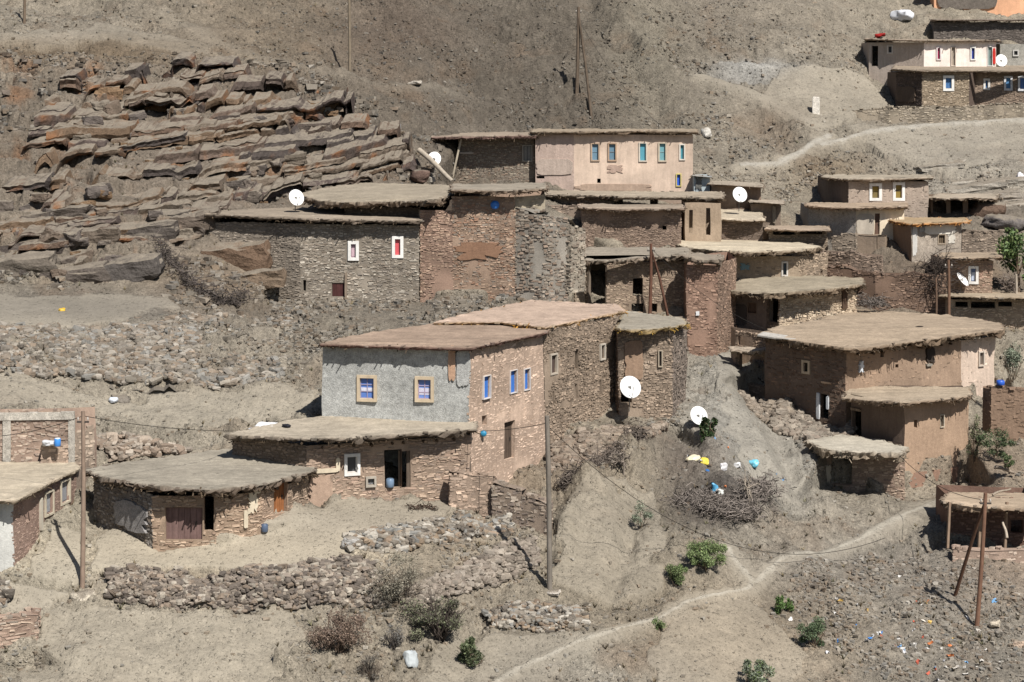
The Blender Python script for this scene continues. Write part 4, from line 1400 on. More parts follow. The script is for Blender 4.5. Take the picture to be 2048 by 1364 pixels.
house('stone_house', 'tall rough stone house with slit windows and straw fringed roof behind the big dish', [(1089, 99.8), (1231, 105.6), (1237, 104.4), (1346, 104.6), (1374, 109)],
      Zc(652, 104) - 0.22, Zc(890, 104),
      [dict(c=(138, 118, 98), st=(0.16, 0.094, 0.93, 1.3), ops=[('win', 1101, 710, 1112, 746, dict(pane=(84, 66, 60), fw=3, frame=(186, 172, 152))), ('win', 1201, 690, 1208, 717, dict(pane=(60, 52, 50), fw=3, frame=(198, 186, 168))),
                                                                ('hole', 1151, 700, 1157, 738), ('hole', 1152, 768, 1157, 798), ('hole', 1104, 782, 1107, 808), ('hole', 1199, 760, 1203, 790)]),
       dict(c=(120, 100, 84), st=ST), dict(c=(142, 122, 102), st=(0.16, 0.094, 0.93, 1.3), ops=[('hole', 1240, 776, 1262, 806), ('win', 1318, 702, 1323, 732, dict(pane=(90, 76, 66), fw=2, frame=(176, 160, 136))),
                                                                                               ('patch', 1250, 682, 1286, 760, dict(pane=(156, 124, 98), m='mud', pr=0.05, rag=0.06))]),
       dict(c=(116, 102, 90), st=(0.22, 0.125, 0.9, 1.6))], depth=0.5, back=[(1366, 109.6), (1240, 109.6), (1100, 102)], bcol=(130, 114, 98),
      extra=lambda mb, root, org: wall_side(mb, XY(1089, 99.8), XY(1231, 105.6), Zc(652, 104) - 0.3, Zc(690, 94) - 0.12, [], (138, 118, 98), 0, (0.2, 0.1), 77, 0.075),
      roof=[dict(poly=[(1234, 656, 103.8), (1262, 660, 103.4), (1300, 657, 103.6), (1350, 652, 104.2), (1372, 646, 106.5), (1362, 634, 109), (1250, 622, 111.5)], th=0.3, top=(150, 140, 122), edge=(150, 122, 72), stones=1.0, twigs=3.0, straw=(190, 152, 70), rough=0.1)])

# long low house in front of it
LH, LP_, LO = house(
    'stone_cottage', 'long low stone cottage with open black doorway and white framed window below the grey house', [(466, 92.4), (612, 90.3), (940, 92.8)],
    Zc(873, 90.3) - 0.42, Zc(1000, 91.2),
    [dict(c=(122, 104, 88), st=ST),  # left wall in shadow, painted darker than the front
     dict(c=(160, 134, 112), st=(0.25, 0.086), pal=[(162, 136, 114), (150, 126, 106), (172, 146, 122), (156, 128, 108), (140, 120, 104)], ops=[
         ('win', 694, 913, 714, 945, dict(pane=(72, 74, 76), fw=6, frame=WHITE, bars=(0, 0), barc=(220, 218, 212))),
         ('hole', 769, 899, 804, 976), ('leaf', 800, 902, 821, 977, dict(pane=(104, 88, 74), m='wood', planks=3)),
         ('win', 735, 957, 748, 970, dict(pane=(134, 136, 138), fw=4, frame=(178, 168, 152), bars=(1, 1), barc=(104, 104, 104))),
         ('patch', 620, 937, 676, 945, dict(pane=(218, 200, 168), pr=0.065, rag=0.04)), ('patch', 671, 915, 679, 941, dict(pane=(218, 200, 168), pr=0.068, rag=0.04)),
         ('patch', 608, 952, 664, 1020, dict(pane=(178, 146, 122), m='mud', pr=0.055, rag=0.1))])], depth=4.5,
    back=[(940, 95.2), (645, 96), (500, 95)],
    roof=dict(poly=[(460, 868, 91.6), (540, 872, 90.6), (620, 875, 89.7), (700, 873, 90.0), (820, 865, 91.0), (943, 856, 92.5), (942, 838, 95.1), (800, 834, 95.3), (645, 832, 95.3), (560, 846, 94)], th=0.36, top=(168, 154, 132), edge=(106, 92, 78), stones=1.6, twigs=1.6, rough=0.1, over=0.2))
beams(LR := LH, LO, LP_[1], LP_[2], Zc(873, 90.3) - 0.5, 9, out=0.2)

# barn with the dished earth roof
BH, BP, BO = house(
    'earth_roof_barn', 'low stone barn with sagging earth roof and faded red boarded door, beside the left pole', [(186, 89.4), (305, 85.9), (432, 85.9), (522, 87.0), (576, 88.4), (618, 89.9)],
    Zc(975, 85.6) - 0.42, Zc(1098, 86.2),
    [dict(c=(126, 116, 106), st=(0.18, 0.109), pal=[(128, 118, 108), (142, 134, 126), (110, 100, 92), (120, 106, 92)], ops=[('patch', 232, 1003, 296, 1060, dict(pane=(142, 138, 136), m='render', pr=0.06, rag=0.14))]),
     dict(c=(164, 136, 110), st=(0.25, 0.078), pal=[(168, 140, 114), (156, 130, 106), (176, 150, 124), (150, 122, 100)], ops=[
         ('door', 331, 1016, 405, 1080, dict(pane=(122, 92, 86), m='wood', planks=6, dep=0.14, label='faded red boarded barn door')), ('hole', 408, 992, 428, 1062)]),
     dict(c=(164, 136, 110), st=(0.25, 0.078), pal=[(168, 140, 114), (156, 130, 106), (176, 150, 124), (150, 122, 100)], ops=[
         ('patch', 508, 966, 520, 986, dict(pane=(222, 204, 172), pr=0.065, rag=0.06)), ('patch', 494, 985, 514, 1025, dict(pane=(222, 204, 172), pr=0.066, rag=0.25)), ('patch', 486, 1020, 494, 1055, dict(pane=(222, 204, 172), pr=0.067, rag=0.06))]),
     dict(c=(160, 132, 108), st=ST, ops=[('door', 548, 966, 574, 1026, dict(pane=(150, 96, 58), m='wood', planks=3, dep=0.2))]),
     dict(c=(150, 126, 104), st=ST)], depth=4.5, back=[(600, 91.2), (500, 93.4), (300, 92.5)],
    roof=dict(poly=[(178, 938, 89.0), (215, 953, 87.6), (300, 968, 85.6), (350, 974, 85.2), (420, 977, 85.0), (520, 966, 86.6), (620, 941, 89.3), (628, 928, 91), (560, 905, 92.6), (480, 897, 93.6), (300, 918, 92.2)], th=0.36, top=(150, 140, 122), edge=(112, 94, 78), stones=2.0, twigs=2.2, rough=0.13, over=0.2))
beams(BH, BO, BP[2], BP[4], Zc(975, 85.6) - 0.5, 8, out=0.3)

# far left house, seen along its red brick side
house('brick_house', 'dull reddish brick house at the left edge with pale corner pillar and flat roof', [(-70, 83.4), (28, 83.9), (151, 89.7)], Zc(992, 83.6) - 0.22, Zc(1145, 84),
      [dict(c=(176, 176, 170), m='mud'), dict(c=(150, 120, 104), st=(0.19, 0.070, 0.9, 0.4), pal=[(150, 122, 106), (142, 114, 100), (158, 130, 112)], ops=[
          ('win', 90, 985, 104, 1027, dict(pane=(84, 92, 104), fw=4, frame=(206, 192, 164), cur=(0.05, 0.9, (150, 152, 156)))), ('win', 121, 962, 137, 1004, dict(pane=(92, 100, 112), fw=4, frame=(206, 192, 164), cur=(0.05, 0.9, (140, 142, 148)))),
          ('patch', 78, 996, 82, 1060, dict(pane=(190, 180, 160), pr=0.06, rag=0.02))])], depth=7, bcol=(150, 130, 112),
      roof=dict(poly=[(-90, 1001, 82.8), (33, 999, 83.2), (100, 962, 86.7), (156, 936, 89.8), (148, 925, 91.2), (-90, 921, 91.8)], th=0.26, top=(178, 162, 136), edge=(150, 132, 108), stones=0.5, rough=0.05))
UF, UP, UO = house('unfinished_house', 'unfinished roofless stone house with pale concrete pillars at the left edge', [(-70, 91.8), (146, 92.2), (188, 92.6)], [Zc(822, 92), Zc(858, 92.5)], Zc(935, 92),
                   [dict(c=(160, 132, 112), st=(0.22, 0.117), pal=[(156, 134, 116), (148, 126, 110), (164, 144, 124)]), dict(c=(156, 136, 116), st=(0.22, 0.117))], depth=0.5, topwob=0.3)
for x0, x1, y0, y1 in ((6, 22, 838, 940), (137, 150, 832, 945)):
    mb = MB()
    A, B = UP[0], UP[1]
    d = (B - A) / np.hypot(*(B - A))
    n = np.array([d[1], -d[0]])
    u0, z1 = wall_uz(A, B, x0, y0)
    u1, z0 = wall_uz(A, B, x1, y1)
    quad_prism(mb, A, d, n, u0, u1, z0, z1, -0.1, 0.1, lin((176, 168, 154)))
    mb.build('pillar', M['render'], UF, UO)
mb = MB()
u0, z1 = wall_uz(A, B, -66, 826)
u1, z0 = wall_uz(A, B, 149, 838)
quad_prism(mb, A, d, n, u0, u1, z0, z1, -0.1, 0.13, lin((180, 172, 158)))
mb.build('lintel', M['render'], UF, UO)

# ruin with the arched niche by the tall pole
free_wall('ruined_wall', 'crumbling stone ruin with dark arched hollow left of the tall grey pole', [(900, 91.4), (986, 91.6), (1000, 93.5)], [Zc(946, 91.4), Zc(955, 91.6), Zc(975, 93)], Zc(1022, 91.4), c=(152, 128, 108), st=(0.22, 0.109),
          ops=[('hole', 909, 956, 962, 1020)], topwob=0.12)
free_wall('stone_pile_wall', 'low broken stone wall running from the ruin to the tall pole', [(985, 91.2), (1045, 90.6), (1095, 90.0)], [Zc(968, 91.2), Zc(985, 90.6), Zc(1010, 90)], Zc(1030, 90.6), c=(142, 122, 104), st=(0.25, 0.109), pal=[(150, 132, 114), (126, 110, 98), (164, 148, 130)])

# middle left: stone house with the pink shuttered windows
H6 = house('shuttered_stone_house', 'long dark stone house with two white framed windows and pink and red shutters', [(416, 121.2), (600, 119.6), (838, 119.1)], Zc(442, 119) - 0.25, Zc(602, 119.5),
           [dict(c=(128, 116, 102), st=ST, ops=[]), dict(c=(140, 128, 112), st=ST, pal=[(142, 130, 114), (128, 118, 106), (152, 140, 124), (134, 120, 104), (164, 154, 138)], ops=[
               ('win', 702, 488, 712, 515, dict(pane=(170, 130, 150), fw=6, frame=WHITE, cur=(0.1, 0.8, (196, 160, 172)))),
               ('win', 790, 478, 801, 510, dict(pane=(210, 84, 92), fw=6, frame=WHITE)),
               ('door', 664, 566, 690, 593, dict(pane=(86, 46, 44), m='wood', planks=3, dep=0.12)), ('hole', 606, 560, 612, 582),
               ('patch', 690, 545, 694, 595, dict(pane=(146, 126, 106), m='wood', pr=0.09, rag=0.02))])], depth=8,
           roof=dict(poly=[(412, 427, 120.8), (600, 436, 119.0), (700, 439, 118.7), (842, 440, 118.5), (842, 416, 129), (600, 416, 129), (418, 419, 127)], th=0.28, top=(146, 130, 110), edge=(118, 102, 86), stones=1.6, twigs=0.6, rough=0.06))
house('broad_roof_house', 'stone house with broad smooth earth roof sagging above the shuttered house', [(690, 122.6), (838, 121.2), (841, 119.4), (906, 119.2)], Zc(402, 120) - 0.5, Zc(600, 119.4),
      [dict(c=(104, 90, 78), st=ST), dict(c=BR, st=ST), dict(c=(150, 118, 98), st=(0.18, 0.094), pal=[(152, 120, 100), (140, 112, 94), (164, 134, 110)])], depth=10,  # first side coloured dark for the shadow under the eave
      roof=dict(poly=[(598, 388, 126.5), (645, 402, 122.2), (700, 404, 121.0), (780, 403, 120.8), (868, 400, 118.4), (905, 387, 124), (900, 371, 134), (720, 365, 138.5), (640, 378, 131)], th=0.45, top=(152, 138, 116), edge=(118, 98, 80), stones=1.2, twigs=1.4, rough=0.12))
house('reddish_stone_house', 'reddish stone wall house with blue bowl beneath its roof edge', [(906, 119.2), (1030, 118.8), (1090, 120.5)], Zc(383, 119) - 0.3, Zc(605, 119),
      [dict(c=(150, 122, 100), st=(0.18, 0.094), pal=[(154, 124, 102), (140, 116, 96), (168, 138, 112), (146, 108, 84), (132, 118, 104)], ops=[('patch', 850, 485, 1005, 520, dict(pane=(150, 108, 80), m='mud', pr=0.04, rag=0.2))]),
       dict(c=(158, 144, 120), st=(0.22, 0.125), ops=[])], depth=8,
      roof=dict(poly=[(904, 379, 118.4), (1030, 381, 118.0), (1092, 376, 119.6), (1092, 366, 126), (905, 368, 128)], th=0.28, top=(146, 134, 116), edge=(126, 104, 84), stones=1.4, twigs=0.8, rough=0.1))
free_wall('stone_buttress', 'rough crumbling stone buttress right of the reddish wall, above the pink roof', [(1030, 118.8), (1085, 118.3), (1138, 118.6)], [Zc(418, 118.8), Zc(432, 118.3), Zc(440, 118.6)], Zc(606, 118), c=(140, 132, 120), st=(0.22, 0.133, 0.9, 1.8), th=1.6,
          pal=[(134, 120, 104), (122, 108, 94), (142, 128, 112), (112, 99, 87), (134, 112, 94)], topwob=0.3)
free_wall('stone_pier', 'narrow pale stone pier beside the crumbling buttress', [(1143, 118.4), (1170, 119.6)], [Zc(450, 118.4), Zc(462, 119.6)], Zc(560, 118.4), c=(160, 148, 130), st=(0.27, 0.156, 0.9, 2.0), th=1.5, pal=[(144, 130, 112), (132, 116, 100), (150, 138, 120)], topwob=0.3)

# peach house on the shoulder of the hill
house('peach_house', 'pale peach plastered house with row of turquoise windows below the bare hill', [(1071, 151.1), (1148, 150.7), (1386, 149.7)], Zc(264, 150) - 0.2, Zc(384, 150),
      [dict(c=(166, 142, 128), m='mud', ops=[('patch', 1072, 318, 1146, 350, dict(pane=(182, 160, 144), m='mud', pr=0.02, rag=0.03)), ('hole', 1073, 352, 1089, 357)]),
       dict(c=(196, 169, 146), m='paint', ops=[
           ('win', 1184, 288, 1197, 320, dict(pane=(96, 140, 168), fw=2.5, frame=(190, 158, 128), bars=(0, 1), barc=(120, 150, 170))), ('win', 1218, 288, 1231, 320, dict(pane=(92, 134, 160), fw=2.5, frame=(188, 152, 120), bars=(0, 1), barc=(130, 130, 130))),
           ('win', 1280, 287, 1292, 321, dict(pane=(84, 156, 176), fw=2.5, frame=(214, 200, 180))), ('win', 1319, 287, 1331, 321, dict(pane=(96, 164, 176), fw=2.5, frame=(206, 188, 160), bars=(0, 1), barc=(140, 170, 170))),
           ('win', 1361, 290, 1368, 318, dict(pane=(70, 140, 156), fw=2.5, frame=(226, 216, 200))), ('door', 1354, 349, 1361, 371, dict(pane=(36, 92, 214), fw=2, frame=(210, 196, 120), dep=0.08)), ('hole', 1194, 357, 1201, 366), ('patch', 1150, 368, 1300, 382, dict(pane=(180, 150, 126), pr=-0.01, rag=0.12, m='mud')), ('patch', 1215, 330, 1245, 346, dict(pane=(186, 154, 134), pr=-0.01, rag=0.3, m='mud'))])],
      depth=5.5, amp=0.02, bcol=(180, 156, 136),
      roof=dict(poly=[(1064, 263, 150.6), (1145, 263, 150.2), (1280, 261, 149.8), (1393, 263, 149.2), (1393, 258, 155.6), (1065, 258, 156.6)], th=0.3, top=(150, 132, 108), edge=(128, 106, 84), stones=1.4, twigs=0.8, rough=0.05))
H10 = house('dark_stone_house', 'dark stone house with deep shaded eave joined to the left of the peach house', [(917, 152.8), (1070, 152.0)], Zc(271, 151.5) - 0.2, Zc(366, 152),
            [dict(c=(126, 112, 96), st=(0.19, 0.086), pal=[(128, 114, 98), (116, 104, 92), (140, 128, 110), (132, 110, 92)], ops=[
                ('win', 1047, 292, 1063, 321, dict(pane=(150, 148, 142), fw=2, frame=(176, 170, 156), bars=(1, 0), barc=(90, 92, 96), m='wood')), ('patch', 920, 304, 948, 308, dict(pane=(186, 172, 158), pr=0.07))])], depth=5.5,
            back=[(1070, 158), (862, 158.5), (866, 156.6), (914, 156.2)],
            roof=dict(poly=[(861, 273, 151.6), (960, 272, 151.0), (1072, 270, 150.6), (1072, 264, 157.5), (872, 265, 158.5)], th=0.3, top=(150, 132, 112), edge=(132, 100, 90), stones=1.2, twigs=0.6, rough=0.06))
part_box(H10[0], H10[2], 'post', [(P(913, 320, 151.8), (0.14, 0.14, 3.4), (176, 162, 138), rot(0.02, 0.22, 0))], 'wood')
house('metal_shed', 'small pale blue sheet metal shed against the right end of the peach house', [(1388, 148.6), (1420, 148.4)], Zc(352, 148.5), Zc(384, 148.5), [dict(c=(158, 172, 178), m='paint', ops=[('patch', 1391, 354, 1404, 381, dict(pane=(112, 112, 108), m='render', pr=0.03, rag=0.25))])], depth=2.2, cat='shed', amp=0.015,
      roof=dict(poly=[(1386, 351, 148.2), (1422, 354, 148.0), (1422, 351, 151), (1386, 348, 151)], th=0.08, top=(150, 146, 138), edge=(96, 90, 84), stones=0, rough=0.02, lip=0.0))

# terraces under the peach house
house('long_terrace_house', 'long low terrace building with deep black shaded front right under the peach house', [(1089, 143.4), (1228, 143.2), (1236, 143.9), (1440, 143.4)], Zc(390, 141.5) - 0.3, Zc(432, 143),
      [dict(c=(142, 120, 102), st=ST), dict(c=BR), dict(c=(130, 108, 90), st=ST, ops=[('hole', 1246, 400, 1300, 420), ('hole', 1316, 400, 1392, 420), ('hole', 1404, 401, 1432, 430)])], depth=5,
      roof=dict(poly=[(1086, 388, 142.6), (1226, 390, 142.0), (1236, 393, 140.4), (1345, 393, 140.2), (1445, 395, 140.0), (1445, 384, 146.5), (1088, 381, 147)], th=0.3, top=(156, 140, 118), edge=(128, 112, 94), stones=1.6, twigs=1.6, rough=0.08))
house('brown_stone_house', 'brown stone house with thin roof slab and small square hole, above the broken ledge', [(1166, 136.8), (1362, 136.3)], Zc(414, 136.2) - 0.22, Zc(500, 137),
      [dict(c=(138, 114, 96), st=(0.18, 0.086), pal=[(140, 116, 98), (128, 106, 90), (150, 126, 106)], ops=[('hole', 1325, 452, 1333, 460)])], depth=4.5,
      roof=dict(poly=[(1160, 415, 136.3), (1250, 418, 135.8), (1366, 416, 135.6), (1366, 408, 141.3), (1160, 408, 141.6)], th=0.24, top=(150, 132, 112), edge=(132, 108, 90), stones=1.2, twigs=1.8, rough=0.06))
house('mud_hut', 'narrow mud hut with dark doorway between brown stone house and the dish platform', [(1370, 139.0), (1443, 138.6)], Zc(405, 139), Zc(486, 139),
      [dict(c=(150, 128, 104), m='mud', ops=[('hole', 1412, 416, 1421, 470), ('hole', 1378, 420, 1385, 466)])], depth=2.5)
R11, P11, O11 = house('ledge_house', 'stone house with tall black doorway and overhanging broken ledge roof behind the wooden pole', [(1150, 125.4), (1170, 126.2), (1213, 125.0), (1374, 125.8)], Zc(517, 124.6) - 0.3, Zc(622, 126.2),
                      [dict(c=(150, 132, 110), st=(0.22, 0.125)), dict(c=(120, 104, 88), st=STC, ops=[('hole', 1176, 526, 1210, 612)]),
                       dict(c=(146, 124, 102), st=(0.19, 0.094), pal=[(148, 126, 104), (136, 114, 96), (160, 138, 114)], ops=[('hole', 1266, 556, 1286, 592), ('hole', 1264, 606, 1288, 624), ('hole', 1303, 606, 1315, 624)])], depth=4.5,
                      roof=dict(poly=[(1146, 514, 124.8), (1180, 520, 124.0), (1215, 521, 123.8), (1300, 513, 124.6), (1376, 509, 125.2), (1380, 497, 130), (1350, 495, 132), (1170, 494, 132)], th=0.38, top=(146, 134, 116), edge=(126, 108, 90), stones=2.2, twigs=1.4, rough=0.14))
house('reddish_tower', 'tall reddish mud and stone tower wall standing above the grey scree', [(1374, 123.5), (1436, 123.2), (1472, 127)], Zc(520, 123.4) - 0.3, Zc(706, 123.4),
      [dict(c=(146, 112, 92), st=(0.19, 0.109, 0.8), pal=[(148, 114, 94), (136, 104, 86), (158, 124, 102)], ops=[('patch', 1392, 622, 1399, 631, dict(pane=(226, 228, 230), pr=0.07))]), dict(c=(138, 110, 90), st=(0.21, 0.117, 0.8))], depth=5,
      roof=dict(poly=[(1370, 512, 123.2), (1405, 521, 122.6), (1440, 519, 122.8), (1446, 510, 126.5), (1375, 505, 128)], th=0.42, top=(140, 126, 108), edge=(128, 110, 92), stones=1.8, twigs=1.2, rough=0.12))

# right middle
house('curved_roof_house', 'stone house under broad pale curving earth roof with one narrow white framed window', [(1432, 134.0), (1600, 133.6), (1656, 136.4)], Zc(503, 132.6) - 0.42, Zc(566, 134),
      [dict(c=(150, 130, 106), m='mud', st=(0.21, 0.101, 0.35), ops=[('win', 1566, 526, 1573, 550, dict(pane=(44, 66, 84), fw=3, frame=(216, 210, 200))), ('patch', 1480, 526, 1500, 540, dict(pane=(116, 156, 168), pr=0.05, rag=0.35))]),
       dict(c=(152, 130, 106), st=(0.22, 0.109), ops=[('hole', 1642, 541, 1647, 550)])], depth=8,
      roof=dict(poly=[(1354, 487, 136.6), (1375, 494, 134.6), (1430, 500, 132.8), (1500, 503, 132.2), (1600, 500, 132.9), (1641, 492, 135.4), (1600, 485, 139), (1480, 474, 143), (1360, 466, 146.4)], th=0.4, top=(186, 170, 142), edge=(130, 110, 88), stones=1.2, twigs=2.0, rough=0.1))
house('thick_roof_house', 'stone house with heavy ragged earth roof, timber panel and tall dark doorway', [(1446, 128.2), (1534, 126.9), (1560, 125.6), (1712, 128.7)], Zc(582, 125.3) - 0.4, Zc(664, 127),
      [dict(c=(124, 104, 90), m='mud', ops=[('patch', 1455, 608, 1494, 650, dict(pane=(98, 84, 74), m='mud', pr=0.03, rag=0.02)), ('win', 1497, 606, 1513, 626, dict(pane=(122, 92, 72), fw=1.5, frame=(146, 118, 94), m='wood'))]),  # the large dark patch paints the shade of a recess
       dict(c=(126, 108, 92), st=ST, ops=[('hole', 1539, 596, 1557, 644)]),
       dict(c=(172, 150, 122), st=(0.21, 0.101, 0.95, 1.5), pal=[(176, 154, 126), (160, 138, 112), (186, 166, 138), (150, 128, 104)], ops=[('patch', 1683, 580, 1693, 616, dict(pane=(88, 66, 50), m='mud', pr=0.07, rag=0.1))])], depth=5,
      roof=dict(poly=[(1430, 577, 127.2), (1470, 582, 126.0), (1530, 585, 124.9), (1580, 583, 124.9), (1640, 578, 126.1), (1720, 567, 128.8), (1716, 555, 132.5), (1600, 552, 134), (1500, 558, 132)], th=0.42, top=(150, 136, 112), edge=(118, 98, 76), stones=0.8, twigs=3.0, rough=0.13, over=0.3))
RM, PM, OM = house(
    'mud_house', 'large brown mud house with wide earth roof, small cream window and white edged doorway', [(1530, 116.2), (1692, 111.6), (1922, 116.6), (1990, 118.3)], Zc(690, 111.4) - 0.45, Zc(838, 112),
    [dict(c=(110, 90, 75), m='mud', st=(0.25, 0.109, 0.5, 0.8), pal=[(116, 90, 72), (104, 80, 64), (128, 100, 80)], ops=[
        ('win', 1608, 725, 1617, 743, dict(pane=(70, 64, 44), fw=4.5, frame=(214, 188, 152), dep=0.16)), ('hole', 1641, 788, 1657, 837), ('patch', 1635, 786, 1641, 837, dict(pane=(212, 216, 220), pr=0.07, rag=0.02)), ('patch', 1655, 792, 1659, 818, dict(pane=(206, 212, 218), pr=0.07, rag=0.02)),
        ('patch', 1644, 763, 1664, 767, dict(pane=(206, 166, 128), pr=0.07))]),
     dict(c=(142, 115, 92), m='mud', st=(0.22, 0.109, 0.12, 0.8), ops=[('hole', 1760, 704, 1767, 714), ('hole', 1791, 729, 1797, 736), ('patch', 1852, 696, 1868, 726, dict(pane=(62, 52, 46), m='mud', pr=0.04, rag=0.25)),  # last patch here is the darkness of a small hole, painted flat
                                                                   ('patch', 1851, 727, 1862, 732, dict(pane=(150, 142, 128), pr=0.09, rag=0.1)), ('patch', 1717, 722, 1725, 744, dict(pane=(200, 206, 214), pr=0.08, rag=0.35, m='cloth'))]),
     dict(c=(186, 162, 142), m='mud', st=(0.22, 0.101, 0.3, 0.4), ops=[('win', 1958, 705, 1966, 730, dict(pane=(120, 104, 92), fw=2.5, frame=(206, 190, 172)))])], depth=9,
    back=[(1978, 126), (1720, 129.5), (1570, 121)],
    roof=dict(poly=[(1522, 667, 116.2), (1600, 681, 113.0), (1690, 694, 110.9), (1722, 695, 111.0), (1850, 677, 114.3), (1999, 658, 117.8), (1990, 645, 122), (1900, 632, 126), (1720, 620, 130), (1640, 640, 124), (1560, 655, 119)], th=0.38, top=(162, 140, 114), edge=(116, 94, 72), stones=0.8, twigs=3.0, rough=0.12, over=0.3))
beams(RM, OM, PM[1], PM[2], Zc(690, 111.4) - 0.55, 9, out=0.3, col=(92, 70, 52))
part_box(RM, OM, 'roof_boards', [(P(1545, 676, 114.8) + np.array([0, 0, .12]), (1.5, 0.9, 0.08), (176, 170, 160), rot(0.1, 0.08, -0.5)), (P(1572, 682, 113.8) + np.array([0, 0, .15]), (1.1, 0.6, 0.06), (190, 182, 170), rot(-0.1, 0.05, -0.3))], 'wood')
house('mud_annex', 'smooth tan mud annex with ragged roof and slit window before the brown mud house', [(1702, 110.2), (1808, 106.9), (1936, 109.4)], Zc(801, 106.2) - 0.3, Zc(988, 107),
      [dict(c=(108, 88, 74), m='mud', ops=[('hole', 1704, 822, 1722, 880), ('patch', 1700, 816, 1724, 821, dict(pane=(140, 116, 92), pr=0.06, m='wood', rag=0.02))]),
       dict(c=(158, 127, 100), m='mud', ops=[('win', 1880, 830, 1886, 853, dict(pane=(40, 36, 34), fw=1.5, frame=(206, 190, 164), dep=0.2)), ('hole', 1827, 839, 1834, 855), ('hole', 1852, 916, 1858, 926), ('patch', 1808, 940, 1930, 990, dict(pane=(152, 114, 92), m='mud', pr=0.05, rag=0.12))])], depth=4,
      back=[(1925, 113), (1712, 113)],
      roof=dict(poly=[(1686, 795, 109.2), (1740, 800, 107.6), (1800, 804, 105.8), (1830, 803, 106.1), (1900, 796, 107.5), (1941, 790, 108.8), (1936, 774, 112.6), (1700, 772, 113)], th=0.28, top=(166, 146, 120), edge=(128, 104, 82), stones=1.0, twigs=2.0, rough=0.09))
RS, PS_, OS = house('thatched_shed', 'low stone shed with thick ragged brushwood roof and black open mouth', [(1644, 106.0), (1808, 104.6)], Zc(900, 103.8) - 0.42, Zc(990, 104.6),
                    [dict(c=(150, 126, 106), st=(0.19, 0.101), pal=[(152, 128, 108), (136, 112, 96), (164, 142, 120)], ops=[('hole', 1662, 908, 1704, 968), ('patch', 1650, 930, 1663, 965, dict(pane=(198, 184, 160), pr=0.1, rag=0.25))])], depth=3, cat='shed',
                    roof=dict(poly=[(1612, 880, 106.4), (1645, 895, 104.3), (1680, 902, 103.3), (1740, 904, 102.9), (1803, 907, 102.7), (1811, 895, 105), (1760, 880, 107.5), (1680, 868, 109)], th=0.45, top=(176, 166, 146), edge=(140, 122, 100), stones=2.5, twigs=3.5, twigc=(150, 132, 108), rough=0.16, m='roofmud'))

# upper right cluster
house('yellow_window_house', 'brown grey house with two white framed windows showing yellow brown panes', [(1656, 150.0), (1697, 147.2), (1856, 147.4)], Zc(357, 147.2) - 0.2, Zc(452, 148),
      [dict(c=(96, 82, 72), m='mud'), dict(c=(150, 132, 116), m='mud', st=(0.19, 0.086, 0.4, 0.6), ops=[  # left side faces away from the sun: shade put into its colour
          ('win', 1744, 372, 1758, 396, dict(pane=(122, 100, 42), fw=5.5, frame=WHITE, cur=(0.55, 0.95, (146, 122, 60)))), ('win', 1791, 370, 1804, 396, dict(pane=(134, 112, 46), fw=5.5, frame=WHITE, cur=(0.5, 0.62, (84, 70, 40))))])], depth=5,
      roof=dict(poly=[(1643, 353, 149.4), (1697, 358, 146.8), (1780, 357, 146.8), (1864, 355, 147.0), (1860, 350, 153), (1652, 349, 154)], th=0.26, top=(158, 144, 122), edge=(138, 118, 98), stones=0.8, twigs=0.6, rough=0.05))
house('cream_panel_house', 'low house with grey left wall, two cream panels and a brown door between them', [(1617, 144.9), (1712, 142.5), (1809, 142.4)], Zc(412, 142.3) - 0.22, Zc(503, 143),
      [dict(c=(146, 138, 128), m='render', st=(0.21, 0.094, 0.25, 0.6)), dict(c=(206, 186, 156), m='paint', ops=[('door', 1750, 427, 1760, 469, dict(pane=(112, 82, 66), m='wood', dep=0.1)), ('patch', 1713, 428, 1748, 470, dict(pane=(190, 176, 156), pr=0.03, rag=0.01))])], depth=4,
      roof=dict(poly=[(1611, 410, 144.4), (1660, 414, 142.8), (1712, 415, 141.8), (1813, 412, 141.9), (1813, 405, 147.4), (1612, 405, 148)], th=0.26, top=(162, 138, 112), edge=(146, 118, 94), stones=0.8, twigs=0.6, rough=0.05))
free_wall('mud_terrace_wall', 'rounded brown mud wall below the cream panels', [(1708, 141.6), (1770, 140.6), (1778, 142)], [Zc(468, 141.6), Zc(472, 140.6), Zc(476, 142)], Zc(508, 141), c=(136, 116, 96), m='mud', st=None, topwob=0.08, cap=False)
house('whitewashed_house', 'house with flaking whitewashed wall under an orange straw roof edge', [(1788, 142.2), (1823, 139.1), (1922, 139.5)], Zc(444, 139.2) - 0.2, Zc(520, 140),
      [dict(c=(150, 114, 84), m='mud'), dict(c=(150, 136, 120), m='render', ops=[('win', 1877, 470, 1889, 487, dict(pane=(88, 72, 52), fw=2, frame=(160, 140, 116), bars=(2, 1), barc=(120, 100, 76), m='wood')),
                                                                                 ('patch', 1850, 450, 1912, 468, dict(pane=(222, 214, 198), pr=0.03, rag=0.12)), ('patch', 1824, 450, 1834, 512, dict(pane=(206, 202, 194), pr=0.03, rag=0.08)), ('patch', 1896, 468, 1910, 486, dict(pane=(214, 206, 190), pr=0.028, rag=0.2)), ('patch', 1838, 448, 1850, 464, dict(pane=(158, 156, 152), m='render', pr=0.025, rag=0.2))])], depth=4,
      roof=dict(poly=[(1780, 440, 141.8), (1822, 448, 138.6), (1880, 446, 138.7), (1938, 443, 139.2), (1930, 435, 144.5), (1786, 434, 145.5)], th=0.2, top=(166, 138, 100), edge=(182, 124, 66), stones=0.6, twigs=2.6, straw=(196, 136, 72), rough=0.06))
free_wall('brown_yard_wall', 'plain brown stone yard wall right of the whitewashed house', [(1924, 139.6), (2006, 139.2)], Zc(462, 139.4), Zc(506, 139.4), c=(140, 122, 104), st=(0.18, 0.086), topwob=0.05)
